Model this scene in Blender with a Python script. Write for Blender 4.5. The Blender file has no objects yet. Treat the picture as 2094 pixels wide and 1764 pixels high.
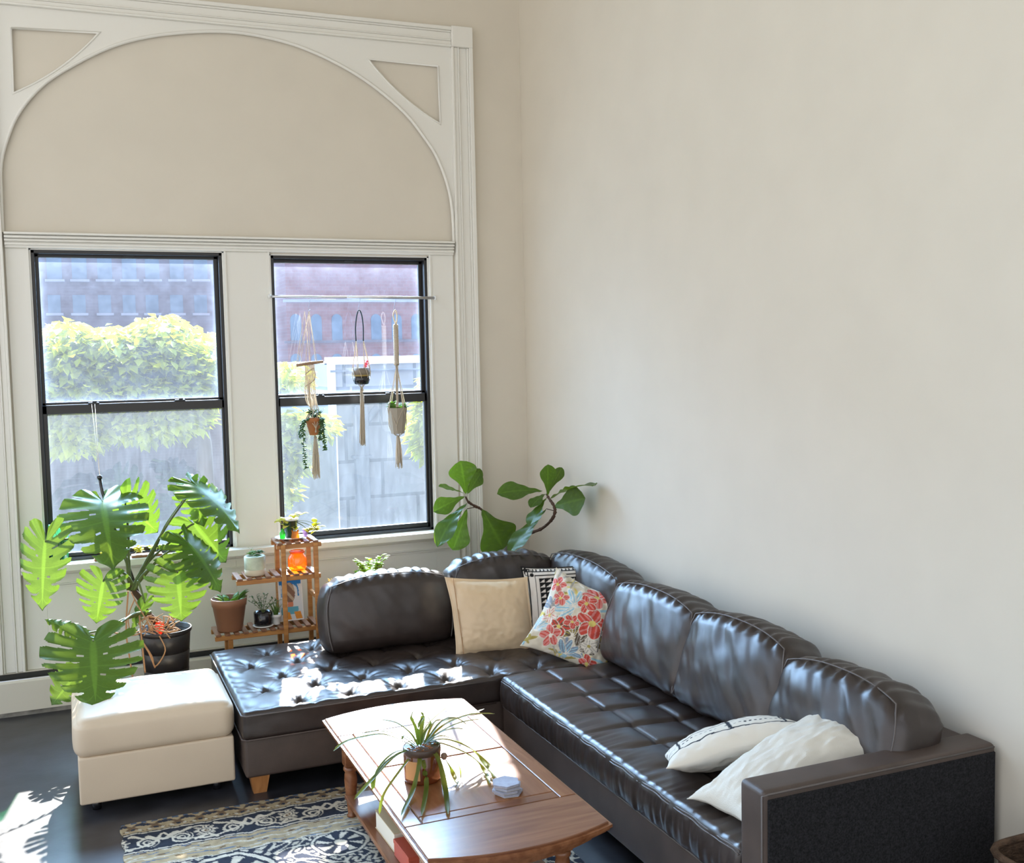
import bpy, bmesh, math, random
import numpy as np
from mathutils import Vector, Matrix, noise
PI = math.pi
random.seed(7); RNG = np.random.default_rng(7)
SC = bpy.context.scene
COL = SC.collection

# ------------------------------------------------------------------ camera
W, H = 2094, 1764
FOC, YAW, PIT, ROL = 2191.84, 0.394653, 0.0730826, -0.020554
CAM = np.array([0, 0, 2.3])
def cam_axes():
    cy, sy = math.cos(YAW), math.sin(YAW); cp, sp = math.cos(PIT), math.sin(PIT)
    f = np.array([sy*cp, cy*cp, -sp]); r = np.array([cy, -sy, 0]); u = np.cross(r, f)
    cr, sr = math.cos(ROL), math.sin(ROL)
    return cr*r + sr*u, -sr*r + cr*u, f
AR, AU, AF = cam_axes()
cd = bpy.data.cameras.new('camera'); cam = bpy.data.objects.new('camera', cd); COL.objects.link(cam)
m = Matrix([[AR[0], AU[0], -AF[0], CAM[0]], [AR[1], AU[1], -AF[1], CAM[1]], [AR[2], AU[2], -AF[2], CAM[2]], [0, 0, 0, 1]])
cam.matrix_world = m
cd.sensor_width = 36; cd.lens = FOC/W*36; cd.clip_start = .05; cd.clip_end = 300
SC.camera = cam
def at(px, py, y=None, x=None, z=None):
    """world point seen at a pixel of the photograph on a plane of known distance"""
    d = AR*((px-W/2)/FOC) - AU*((py-H/2)/FOC) + AF
    if y is not None: t = y/d[1]
    elif x is not None: t = x/d[0]
    else: t = (z-2.3)/d[2]
    return Vector(CAM + d*t)

# ------------------------------------------------------------------ materials
def mat(name, col, rough=.5, spec=.5, bump=0, bscale=60, bstretch=(1, 1, 1), var=0, vscale=4, metal=0,
        attr=False, trans=0, tcol=None, coat=0, sheen=0):
    M = bpy.data.materials.new(name); M.use_nodes = True
    nt = M.node_tree; N = nt.nodes; L = nt.links
    p = N['Principled BSDF']
    p.inputs['Base Color'].default_value = (*col, 1)
    p.inputs['Roughness'].default_value = rough
    p.inputs['Specular IOR Level'].default_value = spec
    p.inputs['Metallic'].default_value = metal
    p.inputs['Coat Weight'].default_value = coat
    p.inputs['Sheen Weight'].default_value = sheen
    tc = N.new('ShaderNodeTexCoord')
    src = None
    if attr:
        a = N.new('ShaderNodeAttribute'); a.attribute_name = 'Col'; src = a.outputs['Color']
    if var:
        nz = N.new('ShaderNodeTexNoise'); nz.inputs['Scale'].default_value = vscale; nz.inputs['Detail'].default_value = 5
        L.new(tc.outputs['Object'], nz.inputs['Vector'])
        mp = N.new('ShaderNodeMapRange'); mp.inputs[1].default_value = .3; mp.inputs[2].default_value = .7
        mp.inputs[3].default_value = 1-var; mp.inputs[4].default_value = 1+var
        L.new(nz.outputs['Fac'], mp.inputs[0])
        mx = N.new('ShaderNodeMix'); mx.data_type = 'RGBA'; mx.blend_type = 'MULTIPLY'; mx.inputs[0].default_value = 1
        if src: L.new(src, mx.inputs[6])
        else: mx.inputs[6].default_value = (*col, 1)
        L.new(mp.outputs[0], mx.inputs[7]); src = mx.outputs[2]
    if src: L.new(src, p.inputs['Base Color'])
    if bump:
        mpg = N.new('ShaderNodeMapping'); mpg.inputs['Scale'].default_value = bstretch
        L.new(tc.outputs['Object'], mpg.inputs['Vector'])
        nb = N.new('ShaderNodeTexNoise'); nb.inputs['Scale'].default_value = bscale; nb.inputs['Detail'].default_value = 4
        L.new(mpg.outputs[0], nb.inputs['Vector'])
        b = N.new('ShaderNodeBump'); b.inputs['Strength'].default_value = bump; b.inputs['Distance'].default_value = .01
        L.new(nb.outputs['Fac'], b.inputs['Height']); L.new(b.outputs[0], p.inputs['Normal'])
    if trans:
        t = N.new('ShaderNodeBsdfTranslucent')
        tk = tcol or col
        t.inputs['Color'].default_value = (*tk, 1)
        if attr:
            mm = N.new('ShaderNodeMix'); mm.data_type = 'RGBA'; mm.blend_type = 'MULTIPLY'; mm.inputs[0].default_value = 1
            L.new(a.outputs['Color'], mm.inputs[6]); mm.inputs[7].default_value = (*tk, 1); L.new(mm.outputs[2], t.inputs['Color'])
        ad = N.new('ShaderNodeMixShader'); ad.inputs[0].default_value = trans
        out = N['Material Output']
        L.new(p.outputs[0], ad.inputs[1]); L.new(t.outputs[0], ad.inputs[2]); L.new(ad.outputs[0], out.inputs['Surface'])
    return M

def glassy(name, tint, veil=(1, 1, 1), veil_f=0.0, gloss=.06, rough=.02, vary=0, body=0, bodycol=(1, 1, 1), streak=(1, 1, 1), edge=None):
    """thin glass: tinted see-through + a weak reflection + a film of dust that scatters the sun"""
    M = bpy.data.materials.new(name); M.use_nodes = True
    nt = M.node_tree; N = nt.nodes; L = nt.links
    N.remove(N['Principled BSDF']); out = N['Material Output']
    tr = N.new('ShaderNodeBsdfTransparent'); tr.inputs[0].default_value = (*tint, 1)
    cur = tr.outputs[0]
    if veil_f:
        tl = N.new('ShaderNodeBsdfTranslucent'); tl.inputs[0].default_value = (*veil, 1)
        mx = N.new('ShaderNodeMixShader'); mx.inputs[0].default_value = veil_f
        if vary or edge:
            tc = N.new('ShaderNodeTexCoord'); mpg = N.new('ShaderNodeMapping'); mpg.inputs['Scale'].default_value = streak
            L.new(tc.outputs['Object'], mpg.inputs['Vector'])
            n1 = N.new('ShaderNodeTexNoise'); n1.inputs['Scale'].default_value = 9; n1.inputs['Detail'].default_value = 9; n1.inputs['Roughness'].default_value = .75
            L.new(mpg.outputs[0], n1.inputs['Vector'])
            mr = N.new('ShaderNodeMapRange'); mr.inputs[1].default_value = .3; mr.inputs[2].default_value = .72
            mr.inputs[3].default_value = veil_f*(1-vary); mr.inputs[4].default_value = veil_f*(1+vary)
            L.new(n1.outputs['Fac'], mr.inputs[0]); last = mr.outputs[0]
            if edge:      # glow of the pane's edges and top, painted in as a thicker veil
                a = N.new('ShaderNodeAttribute'); a.attribute_name = 'EdgeGlow'
                ml = N.new('ShaderNodeMath'); ml.operation = 'MULTIPLY_ADD'; ml.inputs[1].default_value = edge; ml.inputs[2].default_value = 1
                L.new(a.outputs['Fac'], ml.inputs[0])
                m2 = N.new('ShaderNodeMath'); m2.operation = 'MULTIPLY'; L.new(ml.outputs[0], m2.inputs[0]); L.new(last, m2.inputs[1]); last = m2.outputs[0]
            L.new(last, mx.inputs[0])
        L.new(cur, mx.inputs[1]); L.new(tl.outputs[0], mx.inputs[2]); cur = mx.outputs[0]
    if body:
        df = N.new('ShaderNodeBsdfDiffuse'); df.inputs[0].default_value = (*bodycol, 1)
        tl2 = N.new('ShaderNodeBsdfTranslucent'); tl2.inputs[0].default_value = (*bodycol, 1)
        m0 = N.new('ShaderNodeMixShader'); m0.inputs[0].default_value = .6; L.new(df.outputs[0], m0.inputs[1]); L.new(tl2.outputs[0], m0.inputs[2])
        mb = N.new('ShaderNodeMixShader'); mb.inputs[0].default_value = body
        L.new(cur, mb.inputs[1]); L.new(m0.outputs[0], mb.inputs[2]); cur = mb.outputs[0]
    if gloss:
        gl = N.new('ShaderNodeBsdfGlossy'); gl.inputs['Roughness'].default_value = rough
        mg = N.new('ShaderNodeMixShader'); mg.inputs[0].default_value = gloss
        L.new(cur, mg.inputs[1]); L.new(gl.outputs[0], mg.inputs[2]); cur = mg.outputs[0]
    L.new(cur, out.inputs['Surface'])
    return M

def woodmat(name, c1, c2, scale=3, axis=(1, 12, 12), rough=.3, coat=.3):
    M = bpy.data.materials.new(name); M.use_nodes = True
    nt = M.node_tree; N = nt.nodes; L = nt.links; p = N['Principled BSDF']
    tc = N.new('ShaderNodeTexCoord'); mp = N.new('ShaderNodeMapping'); mp.inputs['Scale'].default_value = axis
    L.new(tc.outputs['Object'], mp.inputs['Vector'])
    nz = N.new('ShaderNodeTexNoise'); nz.inputs['Scale'].default_value = scale; nz.inputs['Detail'].default_value = 8; nz.inputs['Distortion'].default_value = .6
    L.new(mp.outputs[0], nz.inputs['Vector'])
    r = N.new('ShaderNodeValToRGB'); r.color_ramp.elements[0].position = .32; r.color_ramp.elements[1].position = .7
    r.color_ramp.elements[0].color = (*c1, 1); r.color_ramp.elements[1].color = (*c2, 1)
    L.new(nz.outputs['Fac'], r.inputs[0]); L.new(r.outputs[0], p.inputs['Base Color'])
    p.inputs['Roughness'].default_value = rough; p.inputs['Coat Weight'].default_value = coat; p.inputs['Coat Roughness'].default_value = .18
    b = N.new('ShaderNodeBump'); b.inputs['Strength'].default_value = .06; b.inputs['Distance'].default_value = .01
    L.new(nz.outputs['Fac'], b.inputs['Height']); L.new(b.outputs[0], p.inputs['Normal'])
    return M

# ------------------------------------------------------------------ mesh builder
class MB:
    def __init__(s): s.v = []; s.f = []; s.mi = []; s.sm = []; s.col = None
    def add(s, vs, fs, mi=0, sm=True, M=None):
        o = len(s.v)
        for p in vs:
            p = Vector(p)
            s.v.append(M @ p if M is not None else p)
        for f in fs: s.f.append([i+o for i in f]); s.mi.append(mi); s.sm.append(sm)
        return s
    def box(s, x0, x1, y0, y1, z0, z1, b=0, mi=0, M=None, seg=1):
        bm = bmesh.new(); bmesh.ops.create_cube(bm, size=1)
        for v in bm.verts:
            v.co = Vector(((x0+x1)/2+v.co.x*(x1-x0), (y0+y1)/2+v.co.y*(y1-y0), (z0+z1)/2+v.co.z*(z1-z0)))
        if b: bmesh.ops.bevel(bm, geom=list(bm.edges), offset=b, segments=seg, affect='EDGES', profile=.6)
        bm.verts.index_update()
        s.add([v.co.copy() for v in bm.verts], [[v.index for v in f.verts] for f in bm.faces], mi, False, M)
        bm.free(); return s
    def prism(s, pts, z0, z1, mi=0, M=None, sm=False):
        n = len(pts)
        vs = [(p[0], p[1], z0) for p in pts]+[(p[0], p[1], z1) for p in pts]
        fs = [list(range(n-1, -1, -1)), list(range(n, 2*n))]+[[i, (i+1) % n, n+(i+1) % n, n+i] for i in range(n)]
        return s.add(vs, fs, mi, sm, M)
    def lathe(s, prof, n=28, c=(0, 0, 0), mi=0, M=None):
        vs = []; fs = []
        for r, z in prof:
            for k in range(n):
                a = 2*PI*k/n; vs.append((c[0]+r*math.cos(a), c[1]+r*math.sin(a), c[2]+z))
        for i in range(len(prof)-1):
            for k in range(n):
                a = i*n+k; b = i*n+(k+1) % n; fs.append([a, b, b+n, a+n])
        if prof[0][0] > 1e-5: fs.append(list(range(n-1, -1, -1)))
        if prof[-1][0] > 1e-5: fs.append([(len(prof)-1)*n+k for k in range(n)])
        return s.add(vs, fs, mi, True, M)
    def tube(s, pts, r, n=8, mi=0, caps=True, sub=0):
        P = [Vector(p) for p in pts]
        if sub: P, r = smooth_path(P, r, sub)
        R = r if isinstance(r, (list, tuple)) else [r]*len(P)
        vs = []; fs = []; up = None
        for i, p in enumerate(P):
            d = (P[min(i+1, len(P)-1)]-P[max(i-1, 0)])
            d = d.normalized() if d.length > 1e-9 else Vector((0, 0, 1))
            if up is None:
                up = Vector((0, 0, 1)) if abs(d.z) < .9 else Vector((1, 0, 0))
            sd = d.cross(up).normalized() if d.cross(up).length > 1e-6 else Vector((1, 0, 0))
            up = sd.cross(d).normalized()
            for k in range(n):
                a = 2*PI*k/n; vs.append(p+(sd*math.cos(a)+up*math.sin(a))*R[i])
        for i in range(len(P)-1):
            for k in range(n):
                a = i*n+k; b = i*n+(k+1) % n; fs.append([a, b, b+n, a+n])
        if caps: fs.append(list(range(n-1, -1, -1))); fs.append([(len(P)-1)*n+k for k in range(n)])
        return s.add(vs, fs, mi, True)
    def sweep(s, path, prof, mi=0, closed=False, sm=False):
        """profile (a across, b outward) swept on a path in an x-z plane facing -y; path: list of (x, z, y)"""
        n = len(prof); m_ = len(path); vs = []; fs = []
        for i in range(m_):
            p = path[i]; q0 = path[max(i-1, 0)]; q1 = path[min(i+1, m_-1)]
            d0 = Vector((p[0]-q0[0], p[1]-q0[1])); d1 = Vector((q1[0]-p[0], q1[1]-p[1]))
            if d0.length < 1e-9: d0 = d1
            if d1.length < 1e-9: d1 = d0
            d0.normalize(); d1.normalize()
            n0 = Vector((-d0.y, d0.x)); n1 = Vector((-d1.y, d1.x)); nn = (n0+n1)
            nn = nn.normalized(); nn = nn/max(.3, nn.dot(n0))
            for a, b in prof: vs.append((p[0]+nn.x*a, p[2]-b, p[1]+nn.y*a))
        for i in range(m_-1):
            for k in range(n-1):
                a = i*n+k; fs.append([a, a+1, a+1+n, a+n])
        fs.append(list(range(n))); fs.append([(m_-1)*n+k for k in range(n-1, -1, -1)])
        return s.add(vs, fs, mi, sm)
    def build(s, name, mats, parent=None, smooth=None, col=None, fix=True):
        me = bpy.data.meshes.new(name)
        me.from_pydata([tuple(v) for v in s.v], [], s.f)
        for mm in (mats if isinstance(mats, (list, tuple)) else [mats]): me.materials.append(mm)
        me.polygons.foreach_set('material_index', s.mi)
        me.polygons.foreach_set('use_smooth', [bool(x) if smooth is None else smooth for x in s.sm])
        if fix:
            bm = bmesh.new(); bm.from_mesh(me); bmesh.ops.recalc_face_normals(bm, faces=bm.faces); bm.to_mesh(me); bm.free()
        c = col if col is not None else s.col
        if c is not None:
            a = me.color_attributes.new('Col', 'FLOAT_COLOR', 'POINT')
            c = np.asarray(c, dtype=np.float32)
            if c.shape[1] == 3: c = np.hstack([c, np.ones((len(c), 1), np.float32)])
            a.data.foreach_set('color', c.ravel())
        me.update()
        o = bpy.data.objects.new(name, me); COL.objects.link(o)
        if parent is not None: adopt(o, parent)
        return o

ROOTLOC = {}
def adopt(o, parent):
    o.parent = parent
    top = parent; loc = Vector((0, 0, 0))
    while top is not None:
        loc = loc+Vector(top.location); top = top.parent
    # all meshes are written in world coordinates; parents below the root sit at the origin of the root
    o.location = -Vector(parent.location) if parent.parent is None else (0, 0, 0)

def smooth_path(P, r, sub):
    """Catmull-Rom through P"""
    R = r if isinstance(r, (list, tuple)) else [r]*len(P)
    out = []; ro = []
    for i in range(len(P)-1):
        p0 = P[max(i-1, 0)]; p1 = P[i]; p2 = P[i+1]; p3 = P[min(i+2, len(P)-1)]
        for k in range(sub):
            t = k/sub
            out.append(.5*((2*p1)+(p2-p0)*t+(2*p0-5*p1+4*p2-p3)*t*t+(-p0+3*p1-3*p2+p3)*t**3))
            ro.append(R[i]*(1-t)+R[i+1]*t)
    out.append(P[-1]); ro.append(R[-1])
    return out, ro

def tag(o, label=None, cat=None, group=None, kind=None):
    if label: o['label'] = label
    if cat: o['category'] = cat
    if group: o['group'] = group
    if kind: o['kind'] = kind
    return o
def thing(name, loc, label, cat, group=None):
    o = bpy.data.objects.new(name, None); COL.objects.link(o); o.location = loc
    o.empty_display_size = .1
    return tag(o, label, cat, group)
def struct(o): o['kind'] = 'structure'; return o
def copy_tree(o, parent=None):
    c = o.copy(); COL.objects.link(c)
    if parent is not None: c.parent = parent
    for ch in list(o.children): copy_tree(ch, c)
    return c

# ------------------------------------------------------------------ shapes
def rbox(hx, hy, hz, r, nx, ny, nz, f=None):
    """rounded box as a dense grid; f(p, n) may move each point"""
    idx = {}; vs = []; fs = []
    def lin(h, n):
        inner = max(h-r, 1e-4); k = 4
        a = [-h+r*j/k for j in range(k)]; b = [-inner+2*inner*j/n for j in range(n+1)]; c = [inner+r*(j+1)/k for j in range(k)]
        return a+b+c
    X, Y, Z = lin(hx, nx), lin(hy, ny), lin(hz, nz)
    def vert(i, j, k):
        key = (i, j, k)
        if key in idx: return idx[key]
        p = Vector((X[i], Y[j], Z[k]))
        q = Vector((max(-hx+r, min(hx-r, p.x)), max(-hy+r, min(hy-r, p.y)), max(-hz+r, min(hz-r, p.z))))
        d = p-q; nrm = d.normalized() if d.length > 1e-9 else Vector((0, 0, 1))
        p = q+nrm*r
        if f: p = f(p, nrm)
        idx[key] = len(vs); vs.append(p); return idx[key]
    A, B, C = len(X)-1, len(Y)-1, len(Z)-1
    for i in range(A):
        for j in range(B):
            for k, fl in ((0, 1), (C, 0)):
                q = [vert(i, j, k), vert(i+1, j, k), vert(i+1, j+1, k), vert(i, j+1, k)]; fs.append(q[::-1] if fl else q)
    for i in range(A):
        for k in range(C):
            for j, fl in ((0, 0), (B, 1)):
                q = [vert(i, j, k), vert(i+1, j, k), vert(i+1, j, k+1), vert(i, j, k+1)]; fs.append(q[::-1] if fl else q)
    for j in range(B):
        for k in range(C):
            for i, fl in ((0, 1), (A, 0)):
                q = [vert(i, j, k), vert(i, j+1, k), vert(i, j+1, k+1), vert(i, j, k+1)]; fs.append(q[::-1] if fl else q)
    return vs, fs

def nz3(p, s, st=(1, 1, 1)): return noise.noise(Vector((p[0]*s*st[0], p[1]*s*st[1], p[2]*s*st[2])))
def frame(o, xdir, ydir):
    """matrix with local x along xdir, y near ydir, origin o"""
    x = Vector(xdir).normalized(); y = Vector(ydir); y = (y-x*y.dot(x)).normalized(); z = x.cross(y)
    return Matrix([[x.x, y.x, z.x, o[0]], [x.y, y.y, z.y, o[1]], [x.z, y.z, z.z, o[2]], [0, 0, 0, 1]])

def pillow(a, b, t, n=60, pinch=.09, seed=0, wr=.006, flange=0.0, paint=None, M=None, sag=0):
    """knife-edge cushion: local x,y in the cushion plane, z thickness; returns MB (and colours from paint(u,v))"""
    mb = MB(); vs = []; fs = []; cols = []
    for side in (1, -1):
        o = len(vs)
        for i in range(n+1):
            for j in range(n+1):
                u = -1+2*i/n; v = -1+2*j/n
                x = a*u*(1-pinch*(1-v*v)*abs(u)**2); y = b*v*(1-pinch*(1-u*u)*abs(v)**2)
                uu = min(1, abs(u)/(1-flange)); vv = min(1, abs(v)/(1-flange))
                h = t*((1-uu**2.2)*(1-vv**2.2))**.62 if uu < 1 and vv < 1 else 0
                e = max(abs(u), abs(v))
                w = wr*(noise.noise(Vector((u*3+seed, v*3, side+seed)))+.7*noise.noise(Vector((u*8+seed, v*8, side*3))))
                w += wr*.9*math.sin(14*(u+v)+seed)*max(0, e-.55) if e < .99 else 0
                z = side*(h+.002)+(w*min(1, (1-e)*8) if h > 0 else 0)+sag*(u*u)+(.006*math.sin(5*u+seed)+.006*math.sin(6*v+2*seed))*e**4
                vs.append((x, y, z))
                if paint: cols.append((u, v))
        for i in range(n):
            for j in range(n):
                q = [o+i*(n+1)+j, o+(i+1)*(n+1)+j, o+(i+1)*(n+1)+j+1, o+i*(n+1)+j+1]
                fs.append(q if side > 0 else q[::-1])
    o = (n+1)*(n+1)
    rim = [i*(n+1) for i in range(n+1)]+[n*(n+1)+j for j in range(1, n+1)]+[i*(n+1)+n for i in range(n-1, -1, -1)]+[j for j in range(n-1, 0, -1)]
    for k in range(len(rim)):
        p, q = rim[k], rim[(k+1) % len(rim)]; fs.append([q, p, p+o, q+o])
    mb.add(vs, fs, 0, True, M)
    if paint:
        uv = np.array(cols); mb.col = paint(uv[:, 0], uv[:, 1])
    return mb
# ------------------------------------------------------------------ material library
WALLC = (.64, .59, .50)
m_wall = mat('wall_paint', WALLC, .75, .25, bump=.02, bscale=220, var=.02, vscale=3)
m_trim = mat('white_trim_paint', (.735, .72, .665), .42, .4, bump=.03, bscale=14, bstretch=(1, 1, 1))
m_floor = mat('black_floor_paint', (.022, .023, .028), .33, .6, bump=.12, bscale=9, var=.5, vscale=6)
m_black = mat('black_window_metal', (.012, .011, .011), .38, .5)
m_gap = mat('dark_slot', (.03, .03, .028), .7)
m_heater = mat('cream_heater_enamel', (.60, .57, .49), .45, .4)
m_heatbase = mat('grubby_heater_foot', (.20, .19, .17), .7, .3, var=.4, vscale=14)
m_leather = mat('brown_black_leather', (.031, .022, .019), .33, .55, bump=.10, bscale=420, var=.25, vscale=9)
m_leather2 = mat('brown_leather_plain', (.066, .046, .037), .48, .5, bump=.10, bscale=380, var=.2, vscale=7)
m_fabric = mat('charcoal_woven_fabric', (.020, .020, .022), .95, .15, bump=.6, bscale=500, var=.6, vscale=160)
m_seam = mat('leather_welt', (.10, .085, .078), .5)
m_cream = mat('cream_leather', (.60, .49, .36), .45, .4, bump=.05, bscale=300, var=.04, vscale=3)
m_oak = woodmat('honey_oak_leg', (.30, .12, .035), (.48, .22, .075), 3, (8, 8, 1))
m_table = woodmat('cherry_table_wood', (.15, .052, .020), (.27, .112, .048), 2.2, (9, 1, 9), .27, .08)
m_tablex = woodmat('cherry_table_wood_crosswise', (.125, .045, .02), (.235, .10, .048), 2.2, (1, 9, 9), .27, .08)
m_stand = woodmat('bamboo_stand_wood', (.33, .13, .032), (.54, .25, .07), 4, (1, 10, 10), .4, .15)
m_slat = woodmat('brown_slat_wood', (.16, .065, .030), (.27, .12, .06), 4, (10, 1, 10), .4, .15)
m_terra = mat('brown_plastic_pot', (.27, .125, .068), .5, .4)
m_terra2 = mat('terracotta', (.36, .135, .05), .8, .2, var=.15, vscale=20)
m_blackpot = mat('black_ceramic', (.010, .010, .012), .14, .6)
m_monpot = mat('black_plastic_pot', (.022, .02, .02), .35, .5)
m_soil = mat('potting_soil', (.035, .022, .014), .95, .1, bump=.9, bscale=90)
m_bark = mat('orchid_bark', (.28, .12, .05), .9, .1, bump=.8, bscale=120, var=.6, vscale=60)
m_stem = mat('green_brown_stem', (.10, .13, .04), .5, .4, var=.3, vscale=20)
m_bstem = mat('woody_stem', (.085, .05, .035), .85, .2, bump=.5, bscale=60)
m_root = mat('tan_aerial_root', (.40, .22, .11), .7, .2)
m_leaf = mat('monstera_leaf', (.07, .15, .02), .28, .55, attr=True, trans=.42, tcol=(1.6, 1.15, .6))
m_fig = mat('fig_leaf', (.06, .13, .02), .30, .5, attr=True, trans=.45, tcol=(2.2, 1.6, .5))
m_succ = mat('succulent_green', (.13, .24, .06), .4, .4, trans=.4, tcol=(.35, .5, .08))
m_succd = mat('dark_succulent_green', (.06, .13, .04), .4, .4, trans=.25, tcol=(.2, .32, .06))
m_yel = mat('yellow_green_leaf', (.66, .62, .10), .45, .4, trans=.5, tcol=(.75, .72, .10))
m_lime = mat('lime_leaf', (.30, .42, .04), .45, .4, trans=.5, tcol=(.62, .75, .08))
m_strap = mat('strap_leaf', (.075, .125, .022), .4, .4, trans=.45, tcol=(.30, .37, .03))
m_white = mat('white_ceramic', (.75, .75, .72), .25, .5)
m_cotton = mat('cotton_cord', (.66, .57, .45), .9, .1, bump=.5, bscale=300, trans=.25, tcol=(.6, .5, .38))
m_metal = mat('brushed_metal', (.55, .55, .56), .3, .5, metal=1)
m_hookw = mat('thin_grey_wire', (.25, .25, .27), .4, metal=.8)

# ------------------------------------------------------------------ room shell
YW = 7.70; KK = YW/7.80
WX = lambda x: x*KK
WZ = lambda z: 2.3+(z-2.3)*KK
XW = at(1080, 1000, y=YW).x         # right wall
CEIL = 5.9; XL = -3.2; YB = -2.5
struct(MB().box(XL, XW+.2, YB, YW+.19, -.2, 0).build('floor', m_floor))
struct(MB().box(XL, XW+.2, YB, YW+.2, CEIL, CEIL+.2).build('ceiling', m_wall))
struct(MB().box(XW, XW+.2, YB, YW+.19, -.2, CEIL).build('wall_right', m_wall))
# window wall with two openings
WL = (WX(-.175), WX(1.078), WZ(.955), WZ(3.052)); WR = (WX(1.394), WX(2.592), WZ(.955), WZ(3.040))
b = MB(); T = .19
for x0, x1, z0, z1 in ((XL, WL[0], -.2, CEIL), (WL[1], WR[0], -.2, CEIL), (WR[1], XW, -.2, CEIL),
                       (WL[0], WL[1], -.2, WL[2]), (WL[0], WL[1], WL[3], CEIL), (WR[0], WR[1], -.2, WR[2]), (WR[0], WR[1], WR[3], CEIL)):
    b.box(x0, x1, YW, YW+T, z0, z1)
struct(b.build('wall_window', m_wall))

# flat white boards between and beside the windows
PX0, PX1 = WX(-.315), WX(2.785); RZ0, RZ1 = WZ(3.052), WZ(3.15)
b = MB()
for x0, x1 in ((PX0, WL[0]), (WL[1], WR[0]), (WR[1], PX1)): b.box(x0, x1, YW-.012, YW, .27, RZ0, .002)
for w in (WL, WR): b.box(w[0], w[1], YW-.012, YW, .27, WZ(.905), .002)
# raised edge beads beside each opening
for x in (WL[0]-.012, WL[1], WR[0]-.012, WR[1]): b.box(x, x+.012, YW-.022, YW-.012, WL[2], RZ0)
for z in (WZ(.86), WZ(.80), WZ(.79)): b.box(PX0+.02, PX1, YW-.022, YW-.012, z, z+.012)
struct(b.build('trim_1', m_trim))
# mid rail above the windows
b = MB()
b.box(PX0, PX1, YW-.03, YW, RZ0, RZ1, .003)
for z, h, d in ((RZ0+.018, .014, .045), (RZ0+.042, .012, .05), (RZ0+.062, .014, .058), (RZ1-.012, .014, .066)):
    b.box(PX0, PX1, YW-d, YW-.03, z, z+h, .002)
struct(b.build('trim_2', m_trim))
# arch spandrel board with sunk corner panels
arch = [(-.322, 3.15), (-.318, 3.40), (-.309, 3.590), (-.263, 3.756), (-.186, 3.925), (-.047, 4.100), (.131, 4.238), (.377, 4.384), (.609, 4.473), (.879, 4.532), (1.138, 4.562),
        (1.367, 4.556), (1.636, 4.513), (1.912, 4.419), (2.175, 4.284), (2.425, 4.097), (2.581, 3.917), (2.678, 3.770), (2.755, 3.563), (2.785, 3.371), (2.79, 3.15)]
ap, _ = smooth_path([Vector((WX(x), 0, WZ(z))) for x, z in arch], 0, 5)
ap = [(p.x, p.z) for p in ap]
TOPZ = WZ(4.60); OX0, OX1 = WX(-.33), WX(2.81)
def board(outline_fn, y0, y1, name, mt): pass
b = MB()
# board as strips between arch and the top casing, with the two sunk triangles cut out
triR = [(WX(2.16), WZ(4.462)), (WX(2.70), WZ(4.455)), (WX(2.706), WZ(4.03))]
triL = [(WX(.325), WZ(4.478)), (WX(-.208), WZ(4.458)), (WX(-.215), WZ(4.045))]
tbm = bmesh.new()
from mathutils.geometry import tessellate_polygon
def arcbetween(P, Q, bulge):
    out = []
    for i in range(13):
        t = i/12; x = P[0]*(1-t)+Q[0]*t; z = P[1]*(1-t)+Q[1]*t
        dx, dz = Q[0]-P[0], Q[1]-P[1]; L_ = math.hypot(dx, dz); s = 4*t*(1-t)*bulge
        out.append((x+dz/L_*s, z-dx/L_*s))
    return out
holeR = [triR[1]]+arcbetween(triR[2], triR[0], -.035)
holeL = [triL[1]]+arcbetween(triL[0], triL[2], -.035)
outer = [(OX0, WZ(3.15))]+[(x, z) for x, z in ap]+[(OX1, WZ(3.15)), (OX1, TOPZ), (OX0, TOPZ)]
loops = [[Vector((x, z, 0)) for x, z in lp] for lp in (outer, holeR, holeL)]
tri = tessellate_polygon(loops); flat = [p for lp in loops for p in lp]
n = len(flat); yf = YW-.022
b.add([(p.x, yf, p.y) for p in flat], [list(t) for t in tri], 0, False)
o = 0
for lp in loops:
    k = len(lp)
    b.add([(p.x, yf, p.y) for p in lp]+[(p.x, YW, p.y) for p in lp], [[i, (i+1) % k, k+(i+1) % k, k+i] for i in range(k)], 0, False)
prof = [(-.011, 0), (-.009, .008), (-.002, .013), (.004, .013), (.010, .007), (.011, 0)]
b.sweep([(x, z, YW-.022) for x, z in ap], [(a, c) for a, c in prof], sm=True)
for hl in (holeR, holeL):
    b.sweep([(x, z, YW-.022) for x, z in hl+[hl[0]]], [(a*.6, c*.55) for a, c in prof], sm=True)
struct(b.build('trim_3', m_trim, fix=False))
# outer casing: two moulded legs and a head
def casing(b, x0, x1, z0, z1, vert, flip=False):
    w = (x1-x0) if vert else (z1-z0)
    steps = [(0, .10, .055), (.10, .30, .042), (.30, .36, .05), (.36, .74, .034), (.74, .82, .046), (.82, 1, .062)]
    for a, c, d in steps:
        if flip: a, c = 1-c, 1-a
        if vert: b.box(x0+a*w, x0+c*w, YW-d, YW, z0, z1, .003)
        else: b.box(x0, x1, YW-d, YW, z0+a*w, z0+c*w, .003)
CX1 = WX(2.967); CX0 = WX(-.49)
b = MB(); casing(b, WX(2.80), CX1, .27, WZ(4.60), True); struct(b.build('trim_4', m_trim))
b = MB(); casing(b, CX0, WX(-.325), .27, WZ(4.60), True, True); struct(b.build('trim_5', m_trim))
b = MB(); casing(b, CX0, WX(2.80), WZ(4.60), WZ(4.745), False)
b.box(WX(2.80), CX1, YW-.066, YW, WZ(4.60), WZ(4.752), .004); struct(b.build('trim_6', m_trim))
# window sill
struct(MB().box(WX(-.32), WX(2.70), YW-.115, YW+.05, WZ(.905), WZ(.952), .006, seg=2).build('trim_7', m_trim))
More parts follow.
